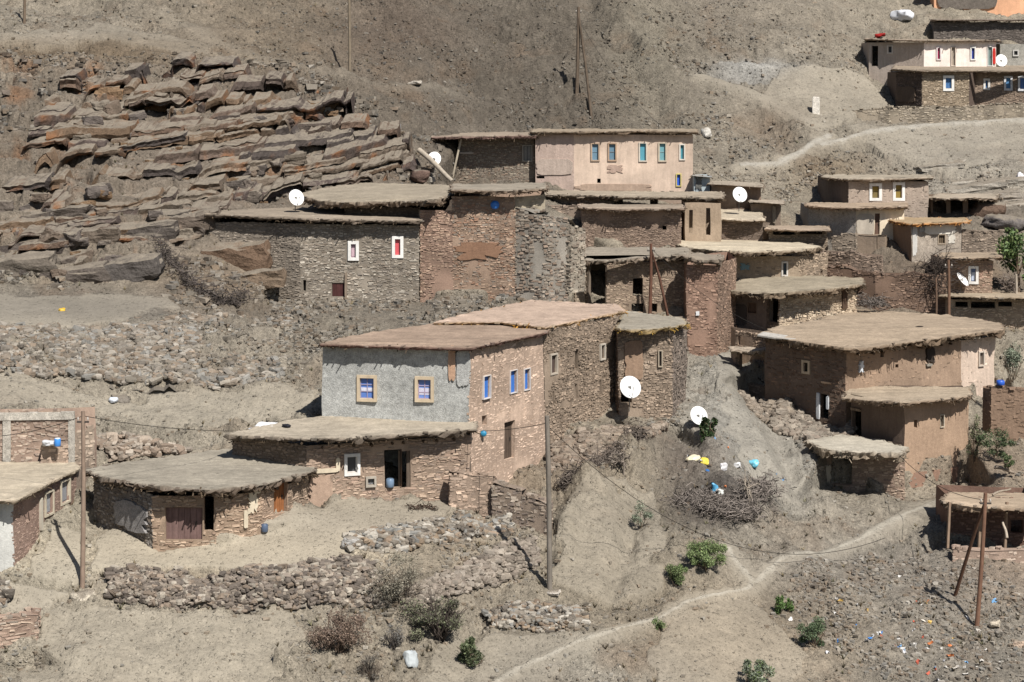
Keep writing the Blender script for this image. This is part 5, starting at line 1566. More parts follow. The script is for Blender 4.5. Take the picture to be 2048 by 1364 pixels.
CV, CP, CO = house('goat_shelter', 'dark open animal shelter with two mud posts under a sagging earth roof', [(1862, 149.6), (1994, 149.4)], Zc(393, 149) - 0.1, Zc(436, 151),
                   [dict(c=(120, 98, 80), m='mud', ops=[('hole', 1866, 399, 1893, 434), ('hole', 1901, 399, 1926, 434), ('hole', 1936, 399, 1962, 434)])], depth=4, cat='shelter', topwob=0.0,
                   roof=dict(poly=[(1857, 394, 148.6), (1895, 397, 147.8), (1940, 394, 147.8), (1990, 396, 148.6), (1998, 387, 153), (1880, 387, 154.5)], th=0.3, top=(164, 148, 126), edge=(130, 110, 90), stones=1.2, twigs=1.6, rough=0.1))
house('blue_pane_cottage', 'small stone cottage with blue pane in white frame behind the tilted dish', [(1886, 133.4), (1986, 132.7)], Zc(514, 132.8) - 0.25, Zc(592, 133.8),
      [dict(c=(150, 124, 102), st=(0.19, 0.094), pal=[(152, 126, 104), (140, 116, 96), (166, 140, 116), (158, 122, 102)], ops=[('win', 1942, 537, 1952, 563, dict(pane=(86, 110, 158), fw=5, frame=WHITE, cur=(0.08, 0.7, (176, 190, 214)))), ('win', 1886, 556, 1891, 570, dict(pane=(60, 50, 46), fw=2.5, frame=(196, 172, 150)))])], depth=4,
      roof=dict(poly=[(1876, 514, 132.9), (1930, 516, 132.2), (2000, 513, 132.2), (1998, 505, 137.4), (1882, 505, 138.4)], th=0.24, top=(160, 138, 112), edge=(130, 106, 84), stones=1.0, twigs=1.4, rough=0.07))
HB = house('terrace_stable', 'stone stable with broad flat earth roof and black gap beneath, at the right edge', [(1897, 129.4), (2075, 128.8)], Zc(594, 128.4) - 0.25, Zc(668, 130),
           [dict(c=(164, 142, 116), st=(0.19, 0.094), pal=[(166, 144, 118), (152, 130, 108), (178, 156, 130)], ops=[('hole', 1912, 603, 1936, 614), ('hole', 1942, 603, 1990, 616), ('hole', 1996, 603, 2024, 613)])], depth=4,
           roof=dict(poly=[(1878, 590, 129.3), (1960, 594, 128.0), (2080, 595, 127.6), (2080, 585, 133.2), (1888, 584, 133.8)], th=0.26, top=(164, 144, 116), edge=(128, 108, 84), stones=0.8, twigs=2.6, rough=0.08))
house('brown_hut', 'small brown hut with flat roof behind the dish platform', [(1424, 147.8), (1472, 147.4), (1522, 147.2)], Zc(369, 147) - 0.12, Zc(425, 147), [dict(c=(140, 118, 98), m='mud'), dict(c=(118, 96, 80), m='mud')], depth=3.5, cat='hut',
      roof=dict(poly=[(1416, 367, 147), (1470, 370, 146.4), (1527, 374, 146.2), (1524, 366, 151), (1424, 362, 151.5)], th=0.14, top=(156, 142, 122), edge=(120, 100, 84), stones=0.6, rough=0.03))
house('small_mud_store', 'small mud store with plain flat roof left of the grey walled house', [(1504, 145.6), (1563, 145.2)], Zc(406, 144.8) - 0.12, Zc(452, 145), [dict(c=(122, 104, 88), m='mud', ops=[('patch', 1545, 412, 1552, 446, dict(pane=(150, 134, 112), m='mud', pr=0.05, rag=0.06))])], depth=3.5, cat='hut',
      roof=dict(poly=[(1498, 402, 145.2), (1530, 405, 144.6), (1567, 407, 144.4), (1566, 400, 149), (1502, 397, 149.5)], th=0.14, top=(160, 144, 124), edge=(130, 110, 92), stones=0.6, rough=0.03))
house('dish_platform_house', 'squat brown stone house whose flat roof carries the upper dish', [(1432, 140.6), (1524, 140.2)], Zc(438, 140) - 0.14, Zc(486, 140), [dict(c=(116, 98, 84), st=ST), ], depth=6.5,
      roof=dict(poly=[(1428, 437, 140.2), (1480, 440, 139.6), (1528, 440, 139.7), (1520, 421, 146.8), (1440, 419, 147.2)], th=0.2, top=(180, 164, 138), edge=(148, 128, 106), stones=1.4, rough=0.07))
house('low_terrace_room', 'low stone room with thin roof and black shadow gap beside the dish platform', [(1537, 140.2), (1655, 139.8)], Zc(459, 139) - 0.16, Zc(502, 140), [dict(c=(150, 130, 108), st=(0.19, 0.094), ops=[('hole', 1545, 463, 1590, 470), ('hole', 1600, 463, 1645, 468)])], depth=3.2, cat='hut',
      roof=dict(poly=[(1532, 457, 139.4), (1595, 460, 138.4), (1659, 460, 138.6), (1656, 452, 143.4), (1535, 451, 143.8)], th=0.2, top=(162, 140, 116), edge=(140, 114, 92), stones=0.8, twigs=0.8, rough=0.04))

# top right
house('white_front_house', 'long house at upper right, grey left part and white right part with coloured doors', [(1738, 178.9), (1848, 176.1), (1992, 175.9)], Zc(80, 176.2) - 0.2, Zc(138, 177),
      [dict(c=(164, 148, 134), m='mud', ops=[('win', 1777, 93, 1784, 105, dict(pane=(52, 58, 64), fw=2.5, frame=(206, 196, 184))), ('hole', 1743, 92, 1756, 132)]),
       dict(c=(220, 204, 192), m='paint', ops=[('win', 1875, 96, 1880, 118, dict(pane=(150, 24, 76), fw=2.5, frame=(222, 206, 204))), ('door', 1903, 95, 1910, 131, dict(pane=(168, 152, 134), m='wood', fw=1.5, frame=(206, 186, 166))),
                                               ('win', 1943, 96, 1949, 118, dict(pane=(44, 64, 146), fw=2.5, frame=WHITE)), ('door', 1976, 94, 1984, 131, dict(pane=(104, 132, 128), fw=1.5, frame=(228, 222, 214))),
                                               ('patch', 1985, 96, 1991, 128, dict(pane=(200, 52, 46), pr=0.06, m='cloth', rag=0.05))])], depth=6, amp=0.025,
      roof=dict(poly=[(1730, 77, 178.6), (1790, 79, 176.6), (1850, 80, 175.6), (1998, 80, 175.6), (1998, 80, 183), (1736, 79, 184)], th=0.22, top=(150, 132, 112), edge=(150, 128, 106), stones=0.6, rough=0.04))
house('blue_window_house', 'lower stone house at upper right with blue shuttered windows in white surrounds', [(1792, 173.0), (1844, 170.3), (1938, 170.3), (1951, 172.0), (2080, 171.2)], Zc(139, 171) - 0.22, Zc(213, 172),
      [dict(c=(92, 76, 66), st=ST, ops=[('patch', 1793, 172, 1832, 204, dict(pane=(98, 80, 66), m='mud', pr=0.06, rag=0.05))]), dict(c=(150, 130, 104), st=(0.21, 0.094), pal=[(154, 134, 108), (138, 118, 94), (166, 146, 120)], ops=[('win', 1891, 156, 1903, 177, dict(pane=(74, 122, 176), fw=5, frame=WHITE, bars=(2, 0), barc=(60, 100, 150)))]),  # shaded left side given a darker stone colour
       dict(c=(92, 76, 66), m='mud'), dict(c=(144, 122, 102), st=(0.18, 0.078), ops=[('win', 1971, 161, 1976, 176, dict(pane=(66, 118, 178), fw=4, frame=WHITE)), ('win', 2012, 156, 2021, 177, dict(pane=(78, 128, 176), fw=4, frame=(214, 216, 220))), ('win', 2040, 156, 2050, 178, dict(pane=(72, 112, 176), fw=4, frame=(214, 216, 220)))])], depth=4,  # recessed corner: its shadow is painted into the first side's colour
      roof=dict(poly=[(1784, 137, 172.6), (1842, 141, 169.8), (1940, 141, 169.8), (2090, 142, 170.6), (2090, 131.5, 176.8), (1790, 131.5, 178)], th=0.24, top=(150, 132, 110), edge=(126, 106, 86), stones=0.9, rough=0.04))
house('grey_annex', 'plain grey rendered annex behind the white dish at the right edge', [(2000, 180.5), (2085, 180.2)], Zc(88, 180), Zc(138, 180), [dict(c=(140, 136, 126), m='render', ops=[('win', 2028, 102, 2035, 110, dict(pane=(56, 58, 58), fw=2.5, frame=(206, 202, 194)))])], depth=3)
house('dark_rubble_house', 'dark rubble stone house with overhanging roof edge at the top right', [(1868, 186.4), (2085, 185.9)], Zc(42, 186) - 0.1, Zc(100, 187), [dict(c=(104, 94, 86), st=(0.22, 0.101))], depth=3, topwob=0.0,
      roof=dict(poly=[(1862, 39, 185.8), (2090, 39, 185.4), (2090, 39, 190), (1864, 39, 190.6)], th=0.22, top=(120, 108, 96), edge=(138, 118, 100), stones=0.8, rough=0.04))
house('orange_house', 'orange plastered building cut off by the top right corner', [(1868, 193.4), (1998, 193.0), (2085, 192.6)], [Zc(-60, 193), Zc(-60, 193)], Zc(40, 193), [dict(c=(212, 160, 124), m='paint', ops=[('patch', 1874, -40, 1994, 18, dict(pane=(112, 102, 92), m='render', pr=0.12, rag=0.01))]), dict(c=(214, 162, 126), m='paint')], depth=6, amp=0.02,
      roof=dict(poly=[(1862, -62, 192.4), (2090, -62, 191.6), (2090, -62, 198), (1864, -62, 199)], th=0.3, top=(150, 130, 110), edge=(140, 120, 100)))

# right edge, lower
LRH, LRP, LRO = house('half_buried_house', 'half buried brown house with plank roof and black gap at lower right', [(1898, 98.4), (2080, 97.8)], Zc(1016, 95) - 0.25, Zc(1090, 97),
                      [dict(c=(120, 88, 72), st=(0.21, 0.101), pal=[(122, 90, 74), (108, 80, 68), (136, 104, 86)], ops=[('hole', 2020, 1040, 2044, 1066)])], depth=3,
                      roof=dict(poly=[(1886, 1000, 96.8), (1930, 1010, 95.4), (1980, 1014, 94.8), (2085, 1018, 94.4), (2085, 986, 100), (1900, 984, 100.5)], th=0.3, top=(170, 146, 118), edge=(140, 116, 92), stones=1.8, twigs=1.4, rough=0.1))
for px in (1897, 1960, 2012):
    part_box(LRH, LRO, 'post', [(P(px, 1050, 95.6), (0.12, 0.12, 2.2), (150, 122, 98), rot(0.02, 0.04, 0.3))], 'wood')
free_wall('ochre_wall', 'brown mud block wall with ochre corner and blue tub on top at right edge', [(1966, 110.4), (1982, 109.6), (2080, 109.2)], Zc(776, 109.6), Zc(872, 109.4), c=(134, 106, 84), m='mud', st=(0.22, 0.109, 0.5, 0.8), topwob=0.08)
free_wall('long_terrace_wall', 'long low dry stone terrace wall below the blue window house', [(1690, 169.6), (1800, 168.6), (1930, 168.8), (2085, 169.4)], [Zc(222, 169.6), Zc(214, 168.6), Zc(213, 168.8), Zc(205, 169.4)], [Zc(236, 169.6), Zc(240, 168.6), Zc(240, 168.8), Zc(232, 169.4)], c=(142, 128, 108), st=(0.30, 0.133), pal=[(146, 132, 112), (130, 118, 102), (160, 146, 124)], topwob=0.1)
free_wall('rubble_terrace_wall', 'brown rubble terrace wall beneath the bare thorn tree', [(1655, 133.4), (1750, 131.4), (1892, 130.4)], [Zc(535, 133.4), Zc(545, 131.4), Zc(552, 130.4)], [Zc(600, 133.4), Zc(640, 131.4), Zc(650, 130.4)], c=(118, 92, 74), st=(0.22, 0.101), pal=[(120, 94, 76), (106, 84, 70), (136, 108, 88)], topwob=0.25)
free_wall('low_grey_wall', 'short grey stone wall topped with rubble under the mud terrace', [(1664, 139.2), (1712, 138.6)], Zc(474, 139), Zc(520, 139), c=(134, 118, 100), st=(0.22, 0.101))
free_wall('stone_corner_wall', 'tawny stone wall remnant at the bottom left corner', [(-60, 79.6), (76, 80.2), (80, 81.5)], Zc(1234, 80), Zc(1340, 80), c=(160, 132, 112), st=(0.27, 0.078), pal=[(164, 136, 116), (150, 122, 104), (172, 148, 126), (150, 134, 118)], topwob=0.08)
free_wall('pale_garden_wall', 'faint pink stone garden wall at the right edge below the buried house', [(1905, 94.2), (2080, 93.6)], Zc(1100, 94), Zc(1165, 94), c=(170, 142, 122), st=(0.27, 0.109, 0.7, 0.6), pal=[(174, 146, 126), (160, 134, 116), (182, 160, 140)], topwob=0.1)
bank('yard_bank', 'dry stone retaining bank holding up the pale yard at lower left', [(222, 1132), (330, 1140), (480, 1142), (600, 1130), (690, 1112), (745, 1120)], [(215, 1180), (340, 1205), (500, 1212), (640, 1208), (740, 1198), (790, 1190)], rows=8, size=0.21,
     pal=[(164, 148, 130), (140, 124, 110), (120, 106, 96), (178, 166, 148), (150, 128, 108), (108, 96, 88)])
bank('path_bank', 'rough stone bank curving below the ruin and above the dry bushes', [(690, 1072), (800, 1050), (920, 1032), (1020, 1028)], [(700, 1105), (810, 1086), (930, 1066), (1030, 1052)], rows=6, size=0.24)
bank('slanting_stone_bank', 'stony bank slanting down from the tall pole to the bushes', [(800, 1176), (900, 1140), (1000, 1092), (1068, 1066)], [(820, 1212), (930, 1180), (1030, 1130), (1080, 1100)], rows=6, size=0.22, pal=[(160, 144, 128), (140, 124, 110), (150, 136, 120), (170, 156, 140)])
bank('patch_bank', 'small patch of stones shoring up the slope above the footpath', [(966, 1196), (1060, 1198), (1150, 1204), (1180, 1222)], [(990, 1240), (1070, 1246), (1140, 1246), (1172, 1240)], rows=6, size=0.2)
bank('great_bank', 'broad dry stone retaining wall of pale boulders on the left slope', [(-60, 652), (160, 655), (330, 640), (470, 628), (600, 640)], [(-60, 742), (150, 738), (300, 752), (430, 760), (560, 740)], rows=12, size=0.3,
     pal=[(156, 146, 130), (142, 132, 120), (146, 130, 112), (168, 158, 144), (130, 118, 104), (150, 128, 106), (146, 144, 138)])
bank('stone_heap', 'heap of brown stones below the pale corner pillar', [(-60, 1152), (10, 1158), (24, 1176)], [(-60, 1206), (8, 1204), (22, 1196)], rows=5, size=0.3)
bank('yard_rubble', 'low rubble bank behind the barn roof', [(180, 866), (260, 876), (340, 886)], [(220, 912), (300, 912), (380, 898)], rows=5, size=0.32, pal=[(150, 126, 106), (170, 150, 130), (180, 164, 146)])
bank('thatch_bank', 'loose stone bank in front of the white edged doorway', [(1560, 790), (1640, 842), (1705, 850)], [(1540, 830), (1620, 880), (1690, 886)], rows=6, size=0.3, pal=[(164, 150, 132), (140, 122, 106), (150, 136, 120)])

# the stone lean-to squeezed between the tower and the mud house
house('stone_lean_to', 'collapsed stone lean-to with two black openings left of the mud house', [(1470, 119.6), (1534, 117.6)], Zc(668, 118.5), Zc(775, 118.5),
      [dict(c=(146, 122, 100), st=STC, ops=[('hole', 1474, 674, 1502, 692), ('hole', 1478, 712, 1530, 768)])], depth=2, cat='shed',
      roof=dict(poly=[(1462, 700, 118.6), (1500, 703, 117.6), (1536, 698, 116.6), (1536, 693, 118.2), (1466, 694, 119.4)], th=0.3, top=(170, 152, 130), edge=(150, 130, 108), stones=2.5, rough=0.14))
free_wall('terrace_backing_wall', 'grey brown stone wall right of the tall pale pier below the long terrace', [(1092, 140.6), (1166, 139.6)], Zc(412, 140), Zc(500, 140), c=(146, 126, 108), st=STC, topwob=0.15)
free_wall('stone_court_wall', 'brown stone court wall between the low room and the thick roofed house', [(1640, 137.6), (1700, 136.2), (1764, 135.4)], [Zc(500, 137.6), Zc(506, 136.2), Zc(512, 135.4)], Zc(572, 136), c=(138, 116, 98), st=STC, topwob=0.25)

free_wall('stone_stub_wall', 'ragged stone stub wall between the reddish tower and the thick roofed house', [(1442, 126.6), (1470, 125.6), (1500, 125.0)], [Zc(648, 126.6), Zc(664, 125.6), Zc(668, 125)], Zc(715, 126), c=(142, 118, 98), st=STC, topwob=0.3, th=0.8)
bank('scree_bank', 'tumbled stones on the slope under the stone lean-to', [(1478, 772), (1520, 782), (1570, 800)], [(1500, 800), (1540, 812), (1580, 826)], rows=5, size=0.28, pal=[(150, 132, 112), (136, 120, 104), (164, 148, 130)])
bank('house_foot_rubble', 'rubble and fallen stone at the foot of the slit windowed house', [(1096, 880), (1160, 862), (1230, 850), (1330, 862)], [(1100, 930), (1170, 915), (1240, 895), (1330, 885)], rows=6, size=0.26, pal=[(150, 132, 112), (136, 118, 102), (160, 142, 124), (146, 122, 102)])
# ---------------------------------------------------------------- dishes, poles, wires
def dish(label, px, py, D, diam, aim, stand=0.5, mount='mast'):
    """aim: direction the bowl faces"""
    c = P(px, py, D)
    a = np.array(aim, float)
    a /= np.linalg.norm(a)
    u = np.cross([0, 0, 1.0], a)
    u /= np.linalg.norm(u)
    v = np.cross(a, u)
    org = c - np.array([0, 0, diam / 2 + stand])
    root = thing('satellite_dish', label, 'satellite dish', org, 'white satellite dishes of the village')
    mb = MB()
    R, dep = diam / 2, diam * 0.09
    nr, na = 6, 36
    th = np.linspace(0, 2 * np.pi, na, endpoint=False)
    V, fs = [], []
    for side, off in ((1, 0.0), (-1, -0.02)):
        for i in range(nr + 1):
            r = R * i / nr
            for t in th:
                V.append(c + u * r * math.cos(t) + v * r * 1.06 * math.sin(t) + a * (dep * (r / R) ** 2 - dep + off))
    m = (nr + 1) * na
    for i in range(nr):
        for k in range(na):
            k2 = (k + 1) % na
            fs.append([i * na + k, (i + 1) * na + k, (i + 1) * na + k2, i * na + k2])
            fs.append([m + i * na + k, m + i * na + k2, m + (i + 1) * na + k2, m + (i + 1) * na + k])
    for k in range(na):
        k2 = (k + 1) % na
        fs.append([nr * na + k, m + nr * na + k, m + nr * na + k2, nr * na + k2])
    mb.add(np.array(V), np.array(fs), lin((242, 242, 240)), 0, True)
    mb.build('reflector', M['enamel'], root, org)
    f = c + a * diam * 0.55 - v * diam * 0.12
    ab = MB()
    ab.tube([c - v * R * 1.02 - a * 0.01, f - a * 0.04], 0.02, lin((112, 108, 102)), 6)
    arm = ab.build('feed_arm', M['metal'], root, org)
    hb = MB()
    hb.tube([f - a * 0.02, f - a * 0.12], [0.032, 0.022], lin((214, 212, 206)), 8)
    hb.build('feed_horn', M['plastic'], arm, org)
    pb = MB()
    base = c - a * (dep + 0.12) - np.array([0, 0, diam / 2 + stand + 0.3])
    top = c - a * (dep + 0.12) - np.array([0, 0, diam * 0.05])
    pb.tube([base, top], 0.03, lin((120, 112, 104)), 8)
    pb.box(c - a * (dep + 0.05), (0.16, 0.16, 0.2), lin((140, 138, 132)))
    pb.build('mast', M['metal'], root, org)
    return root


dish('big round white dish standing against the slit windowed stone house', 1261, 774, 103.2, 1.12, (0.22, -0.85, 0.42), 0.35)
dish('white dish on the bank beside the small green pine', 1398, 831, 103.2, 0.94, (0.30, -0.85, 0.45), 0.3)
dish('white dish leaning at the left end of the upper earth roof, by the rocks', 593, 395, 124.2, 1.0, (0.45, -0.8, 0.38), 0.25)
dish('white dish under the beams beside the dark stone house', 869, 317, 145.0, 0.95, (0.1, -0.95, 0.3), 0.4)
dish('white dish on the flat roof of the squat brown platform house', 1480, 389, 143.2, 1.08, (0.25, -0.9, 0.38), 0.3)
dish('tilted white dish seen half edge on before the blue paned cottage', 1926, 558, 132.6, 1.05, (0.62, -0.42, 0.62), 0.35)
dish('white dish beside the red cloth at the white fronted house', 2003, 121, 176.0, 1.05, (0.1, -0.95, 0.25), 0.25)


def pole(name, label, base, top_py, D=None, r0=0.11, r1=0.085, col=(132, 112, 94), lean=0.0, bracket=True, brace=None, cat='utility pole', group='wooden utility poles', bend=0.06):
    px, py = base
    if D is None:
        p = gp(px, py)
    else:
        p = P(px, py, D)
    Dp = p[1]
    top = P(px + lean, top_py, Dp)
    root = thing(name, label, cat, p, group)
    mb = MB()
    n = 9
    t = np.linspace(0, 1, n)
    b = -np.array([0, 0, 0.7])
    pts = (p + b)[None] * (1 - t[:, None]) + top[None] * t[:, None]
    pts[:, 0] += bend * np.sin(t * 3.1) * 0.6
    mb.tube(pts, r0 + (r1 - r0) * t, lin(col), 10)
    mb.build('shaft', M['wood'], root, p)
    if bracket:
        bb = MB()
        bb.box(top + np.array([0, -0.02, -0.45]), (0.5, 0.07, 0.07), lin((80, 72, 66)))
        br = bb.build('bracket', M['metal'], root, p)
        for s in (-0.2, 0.2):
            ib = MB()
            q = top + np.array([s, -0.02, -0.38])
            ib.tube([q, q + [0, 0, 0.06], q + [0, 0, 0.13]], [0.03, 0.05, 0.025], lin((186, 176, 164)), 8)
            ib.build('insulator', M['plastic'], br, p)
    if brace:
        q = gp(*brace[:2]) if len(brace) == 2 else P(*brace)
        s = MB()
        tt = p + (top - p) * 0.93
        s.tube([q - [0, 0, 0.4], (q + tt) / 2 + [0.04, 0, 0], tt], [r0 * 0.75, r0 * 0.7, r1 * 0.7], lin(col) * 0.8, 8)
        s.build('brace', M['wood'], root, p)
    return top


T1 = pole('utility_pole', 'weathered brown pole in the lower left in front of the barn', (164, 1166), 822, lean=2, col=(150, 124, 104))
T2 = pole('utility_pole', 'tall grey pole in the middle before the peach brick wall', (1099, 1170), 832, lean=-5, col=(128, 118, 106), r0=0.12, r1=0.10, bracket=False)
T3 = pole('utility_pole', 'reddish pole with slanting brace at the lower right', (1951, 1250), 986, lean=20, col=(128, 88, 66), brace=(1906, 1190))
T4 = pole('utility_pole', 'rust brown pole with a thin stay before the tall black doorway', (1299, 626), 487, D=124.0, lean=3, col=(112, 72, 54), brace=(1337, 626, 123.6), r0=0.12)
T5 = pole('utility_pole', 'pole with slanting brace on the bare hill above the peach house', (1153, 184), 14, lean=4, col=(112, 94, 76), brace=(1184, 206), r0=0.16, r1=0.13)
T6 = pole('utility_pole', 'thin pale pole on the hill at the top, left of centre', (699, 124), -12, lean=-1, col=(132, 116, 94), r0=0.13, r1=0.11)
T7 = pole('utility_pole', 'short pole stub at the top left corner', (48, 38), -60, lean=1, col=(120, 100, 80), r0=0.12, r1=0.1)
T8 = pole('utility_pole', 'reddish brown pole at the right beside the bare thorn tree', (1897, 640), 520, D=126.8, lean=0, col=(122, 88, 66), r0=0.11)
T9 = pole('post', 'thin brown post just left of the reddish pole at the right', (1872, 628), 556, D=127.4, col=(110, 84, 66), r0=0.07, r1=0.06, bracket=False, cat='post', group=None)
pole('post', 'pale gate post near the right edge below the green tree', (2032, 590), 548, D=131.6, col=(176, 160, 140), r0=0.08, r1=0.08, bracket=False, cat='post', group=None)


def wire(label, a, b, sag, r=0.014, name='wire'):
    a, b = np.array(a, float), np.array(b, float)
    t = np.linspace(0, 1, 26)
    pts = a[None] * (1 - t[:, None]) + b[None] * t[:, None]
    pts[:, 2] -= sag * 4 * t * (1 - t)
    mb = MB()
    mb.tube(pts - a, r, lin((50, 46, 42)), 5)
    o = mb.build(name, M['wire'])
    o.location = a
    tag(o, label, 'wire', 'overhead wires')


wire('wire from the left pole to the corner of the long cottage roof', T1 + [0, 0, -0.2], P(466, 862, 91.6), 0.15)
wire('wire leaving the frame to the left from the left pole', T1 + [0, 0, -0.2], P(-60, 874, 88), 0.25)
wire('wire sagging from the grey pole down across the slope to the right', T2 + [0, 0, -0.4], P(1770, 1076, 94.0), 2.6)
wire('short wire between cottage roof and the tall grey pole', P(944, 862, 92.4), T2 + [0, 0, -0.3], 0.1)
wire('wire from the thatched shed to the braced pole', P(1796, 908, 103.0), T3 + [0, 0, -0.3], 0.5)
wire('wire from the hill pole down to the peach house roof', T5 + [0.1, 0, -1.2], P(1330, 258, 152), 0.8)
wire('wire from the peach house down to the platform dish', P(1387, 296, 149.6), P(1462, 362, 147), 0.4)
wire('wire between the rust brown pole and the mud house roof', T4 + [0, 0, -0.3], P(1545, 664, 116.4), 0.6)


# ---------------------------------------------------------------- plants
def leaf_cloud(mb, c, rad, n, size, cols, seed, lobes=7, flat=0.0, hollow=0.35):
    r = np.random.default_rng(seed)
    rad = np.asarray(rad, float)
    L = r.normal(0, 1, (lobes, 3))
    L = L / np.linalg.norm(L, axis=1, keepdims=True) * r.uniform(0.3, 0.95, (lobes, 1))
    lr = r.uniform(0.16, 0.46, lobes)
    k = r.integers(0, lobes, n)
    d = r.normal(0, 1, (n, 3))
    d = d / np.linalg.norm(d, axis=1, keepdims=True)
    p = (L[k] + d * (lr[k] * r.uniform(hollow, 1.1, n))[:, None]) * rad + np.asarray(c)
    s = size * r.uniform(0.6, 1.4, n)
    a = r.normal(0, 1, (n, 3)) + d * 0.8
    a /= np.linalg.norm(a, axis=1, keepdims=True)
    b = np.cross(a, r.normal(0, 1, (n, 3)))
    b /= np.linalg.norm(b, axis=1, keepdims=True) + 1e-9
    a, b = a * s[:, None], b * s[:, None] * 0.42
    V = np.stack([p - a - b * 0.3, p + b, p + a, p - b], 1).reshape(-1, 3)
    pl = np.array([lin(x) for x in cols])
    cc = pl[r.integers(0, len(pl), n)] * r.uniform(0.7, 1.25, (n, 1)) * (0.8 + 0.4 * r.uniform(size=lobes))[k][:, None]
    mb.add(V, np.arange(4 * n).reshape(-1, 4), np.repeat(cc, 4, 0))


def twig_fan(mb, base, rad, n, col, seed, r0=0.018, up=0.7, forks=2):
    r = np.random.default_rng(seed)
    rad = np.asarray(rad, float)
    for i in range(n):
        d = r.normal(0, 1, 3)
        d[2] = abs(d[2]) * up + 0.35
        d /= np.linalg.norm(d)
        e = base + d * rad * r.uniform(0.7, 1.15) + [0, 0, rad[2] * 0.2]
        m = (base + e) / 2 + r.normal(0, 0.12, 3) * rad
        c = lin(col) * r.uniform(0.65, 1.3)
        mb.tube([base + r.normal(0, 0.08, 3) * rad, m, e], [r0, r0 * 0.8, r0 * 0.4], c, 4, 0, True, False)
        for f in range(forks):
            q = m + (e - m) * r.uniform(0, 0.7)
            mb.tube([q, q + (r.normal(0, 0.4, 3) + d * 0.5) * rad * 0.5], [r0 * 0.6, r0 * 0.3], c, 4, 0, True, False)


GREENS = [(104, 128, 62), (122, 144, 78), (84, 108, 54), (138, 156, 94)]
GREY_GREEN = [(112, 126, 98), (130, 140, 112), (94, 108, 84), (146, 152, 126)]


def shrub(name, label, px, py_base, w, h, cols, n, seed, D=None, twigs=10, twigc=(104, 86, 66), size=0.075, cat='shrub', group=None, lobes=8, depth=0.8):
    n, size, lobes = int(n * 1.5), size * 0.7, lobes + 5
    twigs = int(twigs * 0.6)
    p = gp(px, py_base) if D is None else P(px, py_base, D)
    k = p[1] / F
    rx, rz = w * k / 2, h * k / 2
    root = thing(name, label, cat, p, group)
    sb = MB()
    twig_fan(sb, p - np.array([0, 0, 0.08]), (rx * 0.8, rx * depth * 0.8, rz * 1.5), twigs, twigc, seed, r0=0.012 + 0.012 * rx)
    sb.build('stems', M['twig'], root, p)
    if n:
        mb = MB()
        leaf_cloud(mb, p + np.array([0, 0, rz * 0.95]), (rx, rx * depth, rz), n, size, cols, seed, lobes)
        mb.build('foliage', M['leaf'], root, p)
    return root


shrub('shrub', 'large round bright green shrub on the slope beside the footpath', 1412, 1150, 80, 66, GREENS, 7000, 1, lobes=14, size=0.055)
shrub('shrub', 'smaller round green shrub touching the left of the large one', 1356, 1167, 46, 52, [(92, 112, 56), (112, 128, 70), (96, 118, 62)], 3400, 2, size=0.055)
shrub('shrub', 'sparse grey green bush on the steep slope above the round shrubs', 1283, 1040, 42, 54, GREY_GREEN, 800, 3, size=0.06)
shrub('shrub', 'upright bright green plant, left one of a pair by the footpath', 1558, 1219, 24, 42, [(78, 110, 44), (96, 132, 58)], 800, 4)
shrub('shrub', 'small low green plant, right one of a pair by the footpath', 1580, 1216, 20, 34, [(78, 110, 44), (96, 132, 58)], 500, 5)
shrub('shrub', 'long dark green shrub leaning down the bare slope', 1630, 1292, 70, 62, [(84, 106, 68), (104, 124, 82), (70, 90, 58)], 3600, 6, size=0.055)
shrub('shrub', 'small green tuft at the bend of the footpath', 1322, 1250, 30, 30, GREENS, 500, 7, size=0.06)
shrub('shrub', 'grey green bush cut by the bottom edge', 1512, 1372, 70, 66, GREY_GREEN + GREENS[:1], 2200, 8)
shrub('shrub', 'green bush below the dark thorny bush in the foreground', 938, 1327, 70, 62, [(84, 96, 58), (100, 112, 70), (70, 82, 50)], 2200, 9)
shrub('dry_bush', 'tall thin grey dry bush in the middle foreground', 800, 1198, 130, 92, [(128, 120, 100), (118, 112, 94), (152, 144, 122)], 3600, 10, twigs=60, twigc=(120, 106, 90), size=0.05)
shrub('dry_bush', 'dark tangled thorny bush with some green on its right', 880, 1270, 150, 100, [(98, 92, 76), (112, 110, 84), (84, 76, 66), (116, 124, 84)], 6500, 11, twigs=60, twigc=(86, 74, 66), size=0.06, lobes=11)
shrub('dry_bush', 'low reddish brown dry bush in the foreground left of the dark one', 676, 1304, 110, 90, [(128, 102, 84), (114, 92, 78), (142, 118, 98)], 4600, 12, twigs=50, twigc=(116, 94, 78), size=0.06, lobes=10)
shrub('dry_bush', 'small blue grey dead bush above the pale sack', 785, 1288, 60, 54, [(110, 108, 104), (92, 88, 84)], 500, 13, twigs=50, twigc=(96, 88, 82), size=0.05)
shrub('dry_bush', 'grey dead bush left of the pale sack', 740, 1340, 60, 60, [(126, 118, 104), (108, 100, 90)], 600, 14, twigs=40, twigc=(116, 102, 88), size=0.05)
shrub('shrub', 'dark green bush at the right edge beside the mud annex', 1990, 912, 76, 56, [(74, 92, 52), (88, 104, 60), (60, 76, 46)], 2000, 15, D=106.5)
shrub('shrub', 'pale dry climber growing against the corner of the mud annex', 1948, 916, 40, 84, [(148, 140, 112), (126, 122, 88), (104, 116, 70)], 1100, 16, D=107.5, twigs=30)
shrub('shrub', 'small green bush on the earth bank at the right edge', 2016, 934, 32, 30, [(78, 98, 52), (96, 112, 62)], 700, 17, D=104)
shrub('shrub', 'grey olive scrub against the stone wall at the right edge', 2024, 760, 56, 84, GREY_GREEN, 1600, 18, D=113, twigs=20)

